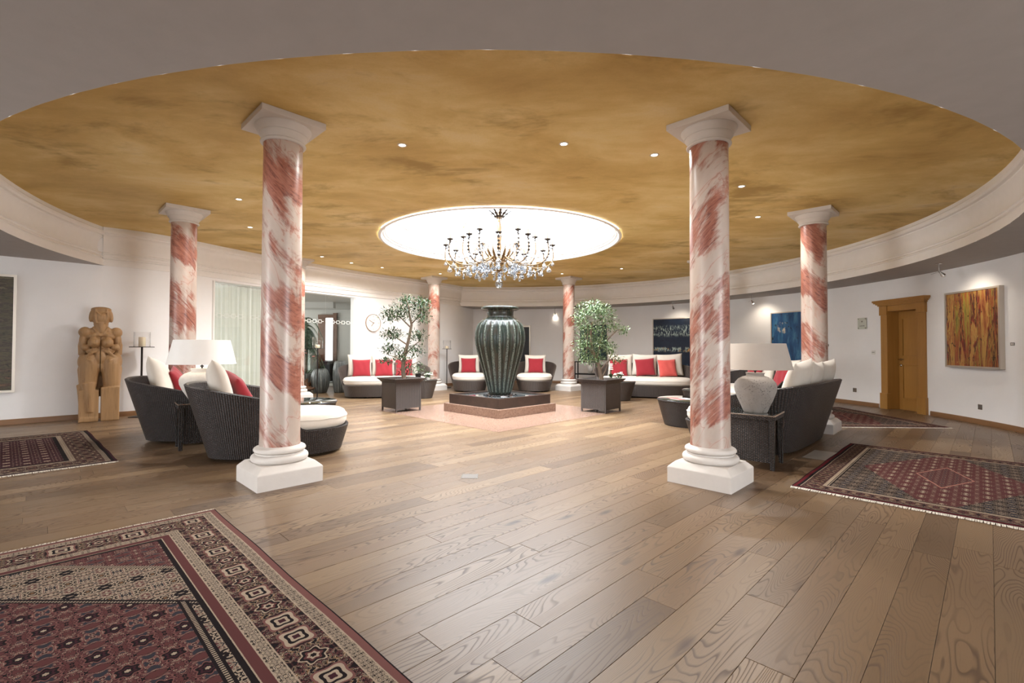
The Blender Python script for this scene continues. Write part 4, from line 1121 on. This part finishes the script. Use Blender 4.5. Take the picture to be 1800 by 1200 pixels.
m=M(); m.lathe(dense,240,rfun=rib); m.build('ribbed_body',m_vase,urn,True)
m=M(); m.lathe([(.285,1.493),(.275,1.50),(.262,1.54),(.262,1.60),(.272,1.64),(.30,1.655),(.345,1.652),(.368,1.662),(.377,1.682),(.370,1.702),(.345,1.714),(.29,1.705),(.262,1.69),(.25,1.60)],72); m.build('neck_and_rim',m_vase,urn,True)
m=M(); m.lathe([(0,1.695),(.28,1.695)],40); m.build('water',m_water,urn)
m=M(); m.ball((0,0,1.71),(.02,.02,.02),8,6); m.build('water_jet',m_crystal,urn,True)
def urnr(z):
    for (r0,z0),(r1,z1) in zip(up[:-1],up[1:]):
        if z0<=z<=z1: return r0+(r1-r0)*(z-z0)/(z1-z0)
    return .28
for i in range(20):
    aa=PI/10*i; m=M()
    L_=[];Rr=[]; rows=[]
    for j in range(26):
        z=.06+1.34*j/25; r=urnr(z)*rib(aa,z)+.004; hw_=.014+.010*sin(PI*min(1,j/20))
        rows.append([(r*cos(aa+s*hw_/r)+ (0 if s else .006*cos(aa)), r*sin(aa+s*hw_/r)+(0 if s else .006*sin(aa)), z) for s in (-1,0,1)])
    m.grid(rows); m.build('beaded_strip',m_bead,urn,True)

# ================================================================ FLOOR VASES
def gvase(label,x,y,prof,sc=1):
    t=empty('floor_vase',label,'vase',(x,y,0),0,'ribbed grey ceramic floor vases'); m=M()
    m.lathe([(r*sc,z*sc) for r,z in prof],96,rfun=lambda a,z:1+.018*sin(a*22)+.01*sin(a*9)); m.build('body',m_greyvase,t,True)
    m=M(); r,z=prof[-1]; m.lathe([(r*sc,z*sc),(r*sc-.03,z*sc),(r*sc-.035,z*sc-.12),(0,z*sc-.12)],48); m.build('mouth',m_black,t,True)
gvase('bulbous ribbed grey floor vase before the glass, behind the thin candle stand',-5.02,12.98,[(0,0),(.15,0),(.17,.03),(.22,.18),(.245,.34),(.235,.48),(.19,.60),(.155,.655),(.13,.66)])
gvase('tall ribbed grey floor vase before the glass, left of the sofa under the clock',-4.52,13.08,[(0,0),(.135,0),(.15,.03),(.185,.25),(.195,.45),(.18,.65),(.15,.82),(.13,.86),(.11,.865)])
# driftwood root
t=empty('root_wood','gnarled brown root sculpture low beside the hidden left column','sculpture',(-5.45,12.9,0))
m=M(); random.seed(5)
for i in range(9):
    a=random.random()*6.28; p=[Vector((0,0,.1))]
    for k in range(4): p.append(p[-1]+Vector((cos(a)*.09+random.uniform(-.05,.05),sin(a)*.09+random.uniform(-.05,.05),random.uniform(-.02,.16))))
    m.tube(p,[.08,.07,.055,.04,.02],7)
m.ball((0,0,.18),(.17,.16,.18),10,8); m.ball((-.08,0,.42),(.12,.12,.12),9,7); m.build('root',m_brownw,t,True)

# ================================================================ PLANTERS + TREES
def planter(label,x,y,rz,s=.55,h=.64,mw=None):
    t=empty('wicker_planter',label,'planter',(x,y,0),rz,'square wicker tree planters'); mw=mw or m_wickg; h0=.065; hb=h-.085
    for (ax,ay,bx,by) in ((0,0,s,0),(s,0,s,s),(s,s,0,s),(0,s,0,0)):
        m=M(); n=(Vector((by-ay,-(bx-ax)))).normalized()*.012
        m.add([(ax,ay,h0),(bx,by,h0),(bx,by,hb),(ax,ay,hb),(ax-n.x,ay-n.y,h0),(bx-n.x,by-n.y,h0),(bx-n.x,by-n.y,hb),(ax-n.x,ay-n.y,hb)],[(0,1,2,3),(7,6,5,4),(3,2,6,7),(0,4,5,1),(0,3,7,4),(1,5,6,2)],[(0,h0),(s,h0),(s,hb),(0,hb)]*2); m.build('woven_panel',mw,t)
    e=.075
    m=M(); a=[(0,0),(s,0),(s,s),(0,s)]; o=[(-e,-e),(s+e,-e),(s+e,s+e),(-e,s+e)]; i_=[(-.0,-.0),(s,0),(s,s),(0,s)]
    m.grid([[(*p,hb) for p in a],[(*p,h-.012) for p in o],[(*p,h) for p in o],[(*p,h) for p in [(-e+.05,-e+.05),(s+e-.05,-e+.05),(s+e-.05,s+e-.05),(-e+.05,s+e-.05)]],[(*p,h-.05) for p in [(.02,.02),(s-.02,.02),(s-.02,s-.02),(.02,s-.02)]]],True)
    m.build('flared_rim',mw,t)
    for px,py in a:
        m=M(); dx=.012 if px==0 else -.012; dy=.012 if py==0 else -.012
        m.box(px+dx-.014,px+dx+.014,py+dy-.014,py+dy+.014,0,hb); m.build('corner_post',mw,t)
    m=M(); m.add([(.0,.0,h-.05),(s,0,h-.05),(s,s,h-.05),(0,s,h-.05)],[(0,1,2,3)]); m.build('soil',m_soil,t)
planter('square dark wicker planter with flared rim under the left potted tree',-2.05,9.02,radians(43))
planter('square dark wicker planter with flared rim under the right potted tree',1.90,8.93,radians(47))
def leaves(m,c,rad,n,L=.055,rnd=random):
    for _ in range(n):
        th=rnd.random()*2*PI; ph=math.acos(rnd.uniform(-1,1)); rr=rnd.random()**.5
        p=Vector((c[0]+rad[0]*rr*sin(ph)*cos(th),c[1]+rad[1]*rr*sin(ph)*sin(th),c[2]+rad[2]*rr*cos(ph)))
        d=Vector((p.x-c[0],p.y-c[1],rnd.uniform(-.5,.6)*.3+.02)).normalized()+Vector((rnd.uniform(-.6,.6),rnd.uniform(-.6,.6),rnd.uniform(-.7,.5)))
        d.normalize(); s=d.cross(Vector((rnd.uniform(-.4,.4),rnd.uniform(-.4,.4),1))).normalized(); l=L*rnd.uniform(.7,1.3); w=l*.20
        nn=d.cross(s)
        m.add([p,p+d*l*.45+s*w+nn*.004,p+d*l,p+d*l*.45-s*w+nn*.004],[(0,1,2),(0,2,3)],[(0,0),(.5,1),(1,0),(.5,-1)])
def tree(label,base,trunk,branches,blobs,mt,L):
    t=empty('potted_tree',label,'tree',base,0,'ficus trees in wicker planters')
    m=M(); m.tube(trunk,[.045-.025*i/(len(trunk)-1) for i in range(len(trunk))],9); 
    m.build('trunk',m_bark,t,True)
    m=M()
    for b_ in branches: m.tube(b_,[.016-.010*i/(len(b_)-1) for i in range(len(b_))],6)
    m.build('branches',m_bark,t,True)
    random.seed(21); m=M()
    for c_,r_,n_ in blobs: leaves(m,c_,r_,n_,L)
    o=m.build('foliage',mt,t); o['kind']='stuff'
# left: planter centre
lc=(-2.05+.275*(cos(radians(43))-sin(radians(43))),9.02+.275*(cos(radians(43))+sin(radians(43))))
tree('potted ficus with open cloud-shaped crown in the left wicker planter',(lc[0]+.05,lc[1],.59),
 [(0,0,0),(-.02,0,.25),(.0,.0,.45),(.04,.0,.6),(.10,0,.85),(.14,.02,1.1),(.10,0,1.3)],
 [[(0,0,.35),(-.15,0,.45),(-.32,.02,.5)],[(.02,0,.5),(.2,.05,.7),(.36,.05,.82)],[(.06,0,.7),(-.15,-.1,.85),(-.34,-.1,.9)],[(.12,0,1.05),(-.1,.1,1.25),(-.3,.05,1.3)],[(.13,0,1.1),(.3,.05,1.3),(.36,0,1.45)],[(.1,0,.1),(.15,0,.3),(.3,.1,.38)],[(.12,0,1.2),(.1,-.1,1.45),(.05,-.1,1.6)]],
 [((-.02,0,1.38),(.30,.24,.24),520),((.34,.02,1.48),(.20,.2,.18),300),((.04,0,1.60),(.16,.16,.10),130),((-.30,0,1.28),(.22,.2,.16),260),((.36,.0,1.24),(.20,.2,.14),170),
  ((-.24,-.05,.90),(.24,.22,.13),330),((.26,.0,.88),(.22,.18,.12),200),((-.28,0,.62),(.22,.2,.13),240),((.22,0,.58),(.20,.18,.16),200),((-.06,0,.45),(.26,.2,.18),240),((-.36,0,.38),(.13,.14,.09),90),((.10,.1,.2),(.3,.15,.10),150)],m_leaf,.062)
rc=(1.90+.275*(cos(radians(47))-sin(radians(47))),8.93+.275*(cos(radians(47))+sin(radians(47))))
tree('potted ficus with bushy pale-tipped leaning crown in the right wicker planter',(rc[0]+.02,rc[1],.59),
 [(0,0,0),(-.03,0,.15),(-.06,0,.30),(-.12,0,.45),(-.20,0,.65),(-.22,0,.9),(-.2,0,1.15)],
 [[(0,0,.05),(.08,0,.22),(.14,.02,.4),(.22,.0,.62)],[(-.04,0,.2),(.10,.05,.36),(.34,.05,.52)],[(-.12,0,.45),(-.3,.02,.7),(-.36,.02,1.2)],[(-.1,0,.4),(-.02,0,.8),(.05,0,1.2)],[(-.3,0,.55),(-.28,0,.9),(-.27,0,1.15)],[(.1,0,.8),(.3,0,1.0),(.45,0,1.02)]],
 [((-.18,0,1.42),(.34,.3,.18),560),((-.40,0,1.22),(.20,.22,.20),300),((.02,0,1.30),(.26,.24,.20),360),((-.20,0,1.02),(.34,.3,.2),460),((.18,0,1.08),(.24,.2,.14),190),((.42,0,1.0),(.13,.14,.09),80),
  ((-.34,0,.72),(.24,.24,.22),420),((-.02,0,.72),(.26,.24,.20),380),((-.30,0,.46),(.26,.2,.14),240),((.16,0,.62),(.16,.18,.16),130),((.30,0,.42),(.16,.16,.10),90),((-.10,-.05,.42),(.14,.12,.14),110)],m_leafb,.058)

# table plants
def pot_plant(label,x,y,z,kind,pot_h=.12,pot_r=.07,ph=.3,pm=None,sc=1.0):
    t=empty('flower_pot',label,'plant',(x,y,z),0)
    m=M(); m.lathe([(0,0),(pot_r*.7,0),(pot_r,pot_h),(pot_r-.008,pot_h),(pot_r-.012,pot_h-.02),(0,pot_h-.02)],24); m.build('pot',pm or m_plasticw,t,40)
    random.seed(int(abs(x)*100)); m=M(); 
    if kind=='bush': leaves(m,(0,0,pot_h+ph*.5),(.14*sc,.14*sc,ph*.5),150,.05); 
    else:
        leaves(m,(0,0,pot_h+.05),(.08*sc,.08*sc,.06),60,.07)
    o=m.build('foliage',m_leaf,t); o['kind']='stuff'
    if kind!='bush':
        n=3 if kind=='orchid' else 6
        for k in range(n):
            a=k*2.3; m=M(); top=(.07*cos(a)*sc,.07*sin(a)*sc,pot_h+ph*(.65+.12*(k%4)))
            m.tube([(0,0,pot_h),(top[0]*.3,top[1]*.3,pot_h+ph*.5),top],.003,5); m.build('stem',m_leaf,t)
            m=M()
            for q in range(5):
                b_=q*1.257; m.ball((top[0]+.02*cos(b_),top[1]+.02*sin(b_),top[2]),(.022,.022,.012),7,5)
            m.ball(top,(.012,.012,.014),6,5); m.build('blossom',m_petalp if kind=='orchid' else m_petal,t,True)
pot_plant('small bushy plant in a dark pot behind the left planter',-2.12,11.70,.46,'bush',.14,.08,.28,m_iron,1.3)
pot_plant('white flowers low on the small table behind the left tree',-1.85,11.55,.46,'flower',.06,.05,.10,m_plasticw,1.0)
pot_plant('white flowers on the pale stool table behind the right planter',2.70,11.25,.46,'flower',.07,.06,.13,m_plasticw,1.2)
pot_plant('tall-stemmed white flower behind the right potted tree',2.55,11.40,.46,'flower',.05,.04,.34,m_plasticw,.3)
pot_plant('white flower bunch standing on the right round glass table by the column',3.17,7.55,.42,'flower',.12,.05,.34,m_glass,1.1)
pot_plant('white blossoms on the small dark table beyond the right round table',3.68,8.95,.46,'flower',.10,.05,.42,m_plasticw,1.2)
pot_plant('white flower bunch in a glass at the left edge of the near left column',-3.40,6.95,.42,'flower',.14,.055,.30,m_glass,1.4)
pot_plant('pink orchid in a pot behind the glass beside the hidden left column',-5.55,13.4,.0,'orchid',.5,.14,.75,m_greyvase,2.4)

# palm in the next room
t=empty('palm','tall drooping palm behind the tinted glass partition','palm',(-6.35,15.2,0))
m=M(); m.lathe([(0,0),(.22,0),(.28,.45),(.26,.45),(0,.42)],24); m.build('pot',m_greyvase,t,True)
m=M(); m.tube([(0,0,.4),(.02,0,1.2),(0,0,2.0)],[.06,.05,.04],8); m.build('trunk',m_bark,t,True)
random.seed(9); m=M()
for i in range(34):
    a=random.random()*2*PI; l=random.uniform(.7,1.15); z0=random.uniform(1.2,2.3); pts=[]
    for k in range(9):
        s=k/8; pts.append(Vector((cos(a)*l*s*.62,sin(a)*l*s*.62,z0+.25*s-1.1*s*s*l)))
    m.tube(pts,.006,4,False)
    for k in range(1,9):
        for q in range(3):
            p=pts[k-1].lerp(pts[k],q/3); d=(pts[k]-pts[k-1]).normalized(); s_=d.cross(Vector((0,0,1))).normalized()
            for sg in (-1,1):
                dd=(d*.6+s_*sg+Vector((0,0,-.5))).normalized(); w_=d*.012
                m.add([p-w_,p+w_,p+dd*.20],[(0,1,2)])
o=m.build('fronds',m_leafd,t); o['kind']='stuff'
# next room fittings seen through the glass
t=empty('garden_window','bright window with brown frame at the back of the next room','window',(-6.4,17.36,0))
m=M(); m.box(-.14,.14,0,.02,.78,2.32); m.build('pane',m_daypane,t); m=M(); m.box(.14,.28,-.04,.03,0,2.5); m.build('frame_post',m_brownw,t); m=M(); m.box(-.40,-.14,-.04,.03,0,2.32); m.build('brown_panel',m_brownw,t)
m=M(); m.box(-.40,.28,-.06,.03,2.32,2.44); m.build('head',m_brownw,t)
t=empty('black_cabinet','black cabinet under the bright window in the next room','cabinet',(-6.38,17.1,0)); m=M(); m.box(-.17,.17,-.18,.18,.03,.72); m.build('body',m_black,t,bevel=.01); m=M(); m.box(-.19,.19,-.2,.2,.72,.75); m.build('top',m_black,t,bevel=.004)
t=empty('pale_counter','pale counter behind the palm in the next room','counter',(-7.1,16.6,0)); m=M(); m.box(-.9,.45,-.3,.3,0,.98); m.build('body',mat('pale_green_panel',col=c8(186,196,188),rough=.6),t,bevel=.01); m=M(); m.box(-.93,.48,-.33,.33,.98,1.02); m.build('top',m_plasticw,t,bevel=.004)
# curtain behind the glass
cp_=[WW[i] for i in range(iA,iA+14)]
ct=empty('curtain','long pale sheer curtain hanging behind the tinted glass, left of the near left column','curtain',(0,0,0))
m=M(); rows=[]; NN=220
def along(path,s):
    L=[0]
    for a,b in zip(path[:-1],path[1:]): L.append(L[-1]+hypot(b[0]-a[0],b[1]-a[1]))
    s*=L[-1]
    for i in range(len(L)-1):
        if s<=L[i+1]+1e-9:
            t_=(s-L[i])/(L[i+1]-L[i]); a,b=path[i],path[i+1]; d=Vector((b[0]-a[0],b[1]-a[1])).normalized()
            return a[0]+(b[0]-a[0])*t_,a[1]+(b[1]-a[1])*t_,-d.y,d.x
for z,am in ((.02,.055),(.8,.05),(1.7,.04),(2.4,.028),(2.58,.02)):
    r=[]
    for i in range(NN+1):
        s=i/NN; x,y,nx,ny=along(cp_,s); o=.30+am*sin(s*2*PI*17+.6*sin(s*23))+.4*am*sin(s*2*PI*41+z*.4)
        r.append((x+nx*o,y+ny*o,z))
    rows.append(r)
m.grid(rows); m.build('sheer_cloth',m_curt,ct,True)
m=M(); m.tube([(along(cp_,i/10)[0]+along(cp_,i/10)[2]*.30,along(cp_,i/10)[1]+along(cp_,i/10)[3]*.30,2.585) for i in range(11)],.012,6); m.build('curtain_rail',m_plasticw,ct)
# ================================================================ CARVED WOODEN FIGURE
def sculpture():
    t=empty('wooden_sculpture','carved pale wooden torso figure with wrapped head standing by the left wall','sculpture',(-6.77,7.97,0),radians(40))
    # local x = across (towards picture right), -y = front
    E=M()
    def el(c,r,rot=None): E.ball(c,r,16,12,rot)
    RX=lambda a:Matrix.Rotation(radians(a),3,'X'); RY=lambda a:Matrix.Rotation(radians(a),3,'Y'); RZ=lambda a:Matrix.Rotation(radians(a),3,'Z')
    # thighs growing out of the blocks
    for s in (-1,1):
        top=Vector((s*.125,.0,1.02)); bot=Vector((s*.15,-.01,.62))
        E.tube([bot+Vector((0,0,-.06)),bot,bot.lerp(top,.25),bot.lerp(top,.5),bot.lerp(top,.8),top,top+Vector((0,0,.08))],[.105,.115,.12,.13,.135,.125,.09],16)
        el((s*.14,-.06,.66),(.075,.06,.07))         # knee
        el((s*.20,.03,.98),(.09,.12,.15))           # hip
        E.tube([(s*.19,.05,.5),(s*.215,.06,.85),(s*.19,.05,1.08)],[.07,.075,.06],12)
        # shoulders, arms cut off
        el((s*.20,.0,1.47),(.085,.085,.09)); el((s*.215,.02,1.33),(.06,.085,.13)); el((s*.19,-.06,1.22),(.06,.05,.055))
        E.tube([(s*.20,.04,1.42),(s*.235,.05,1.25),(s*.225,.06,1.10)],[.06,.055,.06],10)
        el((s*.085,-.085,1.30),(.082,.085,.085)); el((s*.085,-.165,1.285),(.014,.014,.014))   # breasts
        el((s*.09,-.02,1.42),(.10,.09,.05),RY(s*22))
        E.tube([(s*.02,-.07,1.18),(s*.11,-.10,1.13),(s*.19,-.07,1.05),(s*.21,-.05,.97)],[.018,.026,.028,.02],8)  # draped folds at the waist
        E.tube([(s*.02,-.07,1.19),(s*.10,-.085,1.19),(s*.18,-.05,1.14)],[.016,.022,.02],8)
        E.tube([(s*.18,-.09,1.03),(s*.12,-.125,1.00),(s*.10,-.12,.93)],[.018,.02,.012],8)
    el((0,.02,1.32),(.165,.11,.19)); el((0,.02,1.12),(.135,.10,.16)); el((0,.01,.98),(.17,.115,.12)); el((0,-.07,1.05),(.085,.05,.11)); el((0,-.03,.90),(.07,.08,.09))
    # neck and wrapped head
    E.tube([(0,.01,1.42),(0,0,1.50),(0,.0,1.62)],[.12,.085,.10],14); E.tube([(-.17,.0,1.46),(0,.0,1.53),(.17,.0,1.46)],[.06,.07,.06],12)
    for s in (-1,1): E.tube([(s*.10,-.05,1.56),(s*.045,-.085,1.47),(s*.012,-.095,1.41)],[.02,.02,.012],8)
    E.tube([(0,0,1.58),(0,-.01,1.63),(0,0,1.72),(0,.005,1.82),(0,.01,1.875)],[.075,.10,.115,.118,.10],14)
    el((0,.0,1.855),(.135,.115,.045)); el((0,-.075,1.73),(.075,.055,.12)); el((0,.02,1.74),(.125,.11,.13)); E.tube([(0,-.075,1.64),(0,-.06,1.55),(0,-.08,1.46)],[.05,.055,.03],10)
    for s in (-1,1):
        el((s*.118,-.0,1.75),(.038,.075,.11),RY(s*-8)); E.tube([(s*.07,-.10,1.86),(s*.082,-.108,1.74),(s*.06,-.10,1.62)],[.014,.016,.012],7)
    E.tube([(-.06,-.125,1.81),(0,-.125,1.75),(.06,-.125,1.81)],[.01,.014,.01],6)
    # lower blocks
    E.box(-.262,-.012,-.13,.15,.05,.52); E.box(.012,.255,-.13,.15,.0,.56); E.box(-.262,-.012,-.14,.15,.0,.07)
    E.tube([(-.14,-.06,.62),(-.13,-.11,.42),(-.12,-.11,.16)],[.10,.06,.05],12); E.tube([(-.22,.02,.6),(-.21,-.04,.45),(-.21,-.06,.2)],[.08,.07,.05],10)
    E.box(-.20,.20,.07,.15,.4,1.3)
    o=E.build('carved_body',m_statue,t)
    md=o.modifiers.new('r','REMESH'); md.mode='VOXEL'; md.voxel_size=.0095; md.use_smooth_shade=False
    ms=o.modifiers.new('s','SMOOTH'); ms.iterations=2; ms.factor=.5
    # groove that splits the figure
    g=M(); g.box(-.005,.005,-.17,.0,.0,1.40); g=g.build('split_groove',m_dark,t)
    bo=o.modifiers.new('b','BOOLEAN'); bo.operation='DIFFERENCE'; bo.solver='FAST'; bo.object=g
    bpy.context.view_layer.update()
    dg=bpy.context.evaluated_depsgraph_get(); me=bpy.data.meshes.new_from_object(o.evaluated_get(dg)); o.modifiers.clear(); o.data=me
    bpy.data.objects.remove(g)
    me.shade_smooth(); me.set_sharp_from_angle(angle=radians(42))
    if not me.materials: me.materials.append(m_statue)
sculpture()

# ================================================================ CHANDELIER
ch=empty('chandelier','large gilt and crystal chandelier with candle arms hanging below the skylight','chandelier',(CX-.02,9.27,0))
def part(name,m,mt,par=ch,sm=True): return m.build(name,mt,par,sm)
m=M(); m.tube([(0,0,3.9),(0,0,ZG+.42+1.12)],.012,6); part('chain',m,m_dark)
m=M(); m.lathe([(0,2.72),(.05,2.73),(.07,2.78),(.05,2.83),(.09,2.88),(.13,2.93),(.12,2.98),(.05,3.03),(.03,3.10),(.045,3.2),(.03,3.3),(.05,3.4),(.03,3.5),(.045,3.62),(.03,3.72),(.06,3.8),(.03,3.86),(.012,3.92)],20); part('central_stem',m,m_gilt)
# lower basket of fluted leaves
for i in range(16):
    a=2*PI*i/16; m=M(); rows=[]
    for k in range(9):
        s=k/8; r=.10+.20*sin(s*PI*.62); z=2.90+.30*s; w_=.028*sin(PI*min(.95,s+.08)); aa=a
        rows.append([(r*cos(aa)-w_*sin(aa)*q,r*sin(aa)+w_*cos(aa)*q,z+(.012 if q==0 else 0)) for q in (-1,0,1)])
    m.grid(rows); part('basket_leaf',m,m_gilt)
for i in range(12):
    a=2*PI*i/12+.13; m=M(); rows=[]
    for k in range(9):
        s=k/8; r=.05+.26*s**1.3; z=3.74+.22*s-.05*s*s; w_=.030*sin(PI*min(.93,s+.05))*(1+.35*cos(k*PI))
        rows.append([(r*cos(a)-w_*sin(a)*q,r*sin(a)+w_*cos(a)*q,z) for q in (-1,0,1)])
    m.grid(rows); part('crown_leaf',m,m_dark)
# crystal meshes (shared)
def drop_mesh(r,l):
    m=M(); m.lathe([(0,0),(r*.18,-l*.08),(r*.35,-l*.30),(r*.75,-l*.55),(r,-l*.75),(r*.72,-l*.93),(0,-l)],8); return m
dm1=drop_mesh(.030,.15).build('crystal_drop',m_crystal,ch); DM1=dm1.data; bpy.data.objects.remove(dm1)
dm2=drop_mesh(.048,.12).build('crystal_pear',m_crystal,ch); DM2=dm2.data; bpy.data.objects.remove(dm2)
def inst(name,data,loc,par=ch,sc=1):
    o=bpy.data.objects.new(name,data); C.objects.link(o); o.parent=par; o.location=loc; o.scale=(sc,)*3; return o
def bez(P,n=14):
    out=[]
    for i in range(n+1):
        t=i/n; q=[Vector(p) for p in P]
        while len(q)>1: q=[q[k].lerp(q[k+1],t) for k in range(len(q)-1)]
        out.append(q[0])
    return out
def make_arm(R,zc,low):
    """arm along +x; returns (arm mesh, parts)"""
    pts=bez([(.09,0,2.98),(.25,0,2.98+.12),(.40,0,low-.18),(R*.80,0,low-.25),(R*1.10,0,low-.10),(R*1.03,0,zc-.28),(R,0,zc-.06)],18)
    arm=M(); arm.tube(pts,[.013-.004*i/18 for i in range(19)],7)
    sc_=bez([(R*.55,0,low-.02),(R*.60,0,low+.22),(R*.85,0,low+.26),(R*.82,0,low+.08),(R*.70,0,low+.10)],12); arm.tube(sc_,.006,5)
    sc_=bez([(R*.30,0,low+.10),(R*.45,0,low+.42),(R*.62,0,low+.34),(R*.55,0,low+.22)],10); arm.tube(sc_,.005,5)
    lf=M()
    for k in range(10,19):
        p=pts[k]; d=(pts[k]-pts[k-1]).normalized(); n_=Vector((d.z,0,-d.x)); w_=.030*(1-abs((k-14)/5.5)**2)+.006
        for sg in (-1,1): lf.add([p,p+Vector((0,sg*w_,0))+d*.035+n_*.01,p+d*.05+n_*.012,p+n_*.006],[(0,1,2,3)])
    cup=M(); cup.lathe([(.010,zc-.09),(.022,zc-.075),(.012,zc-.06),(.016,zc-.045),(.05,zc-.03),(.062,zc-.012),(.058,zc-.008),(.03,zc-.018),(.014,zc-.015),(.014,zc)],14,(R,0,0))
    can=M(); can.lathe([(.0125,zc-.02),(.0125,zc+.155),(.006,zc+.16)],10,(R,0,0)); can.lathe([(.004,zc+.16),(.010,zc+.18),(.006,zc+.21),(0,zc+.225)],8,(R,0,0))
    return pts,arm,lf,cup,can
protos=[]
for R,zc,low,n,ph in ((1.04,3.26,2.90,12,0.0),(.70,3.42,2.98,6,PI/6)):
    pts,arm,lf,cup,can=make_arm(R,zc,low)
    A=arm.build('arm',m_gilt,ch,True); L_=lf.build('acanthus_leaf',m_dark,A); Cp=cup.build('drip_cup',m_dark,A,True); Cn=can.build('candle',m_ctube,A,True)
    cr=[]
    for k,(q,dt,sz) in enumerate(((6,DM1,1),(8,DM2,.9),(10,DM1,1.05),(12,DM2,1.1),(14,DM2,.8))):
        p=pts[q]; cr.append(('crystal_drop',dt,(p.x,p.y,p.z-.008),sz))
    for k in range(3):
        an=k*2.1; cr.append(('crystal_drop',DM2,(R+.05*cos(an),.05*sin(an),zc-.03),.55))
    cr.append(('crystal_drop',DM2,(R*.82,0,low+.1),.6)); cr.append(('crystal_drop',DM1,(R*.55,0,low+.24),.6))
    for cn in cr: inst(*cn[:3],A,cn[3])
    A.rotation_euler=(0,0,ph-PI/2+ (0 if n==12 else 0))
    for i in range(1,n):
        a2=copy_tree(A,ch); a2.rotation_euler=(0,0,ph-PI/2+2*PI*i/n)
# hanging fringe of drops and the ball
for i in range(14):
    a=2*PI*i/14+.1; inst('crystal_drop',DM1 if i%2 else DM2,(.36*cos(a),.36*sin(a),2.84-.02*(i%3)),ch,1.0)
m=M(); rg_=[(.36*cos(2*PI*i/40),.36*sin(2*PI*i/40),2.845) for i in range(41)]; m.tube(rg_,.006,5,False); part('drop_ring',m,m_gilt)
for i in range(18):
    a=2*PI*i/18; inst('crystal_drop',DM1,(.62*cos(a),.62*sin(a),2.80),ch,1.1)
for i in range(12):
    a=2*PI*i/12+.26; m=M(); p=bez([(.62*cos(a),.62*sin(a),2.86),(.4*cos(a),.4*sin(a),2.7),(.10*cos(a),.10*sin(a),2.78)],8)
    pp=bez([p[0],p[2],p[4],p[6],p[8]],32); m.tube(pp,[.004+.009*abs(sin(k*PI/4)) for k in range(33)],6); part('bead_chain',m,m_crystal)
for i in range(10):
    a=2*PI*i/10; m=M(); p=bez([(.05*cos(a),.05*sin(a),3.76),(.16*cos(a),.16*sin(a),3.45),(.45*cos(a),.45*sin(a),3.28)],12)
    pp=bez([p[0],p[3],p[6],p[9],p[12]],48); m.tube(pp,[.003+.008*abs(sin(k*PI/4)) for k in range(49)],6); part('bead_chain',m,m_crystal)
m=M(); m.lathe([(0,2.40),(.03,2.405),(.06,2.43),(.076,2.475),(.07,2.52),(.045,2.555),(.018,2.57),(.014,2.60),(.04,2.62),(.045,2.64),(.02,2.66),(.03,2.69),(.05,2.715),(.0,2.73)],14); m.build('bottom_ball',m_crystal,ch)
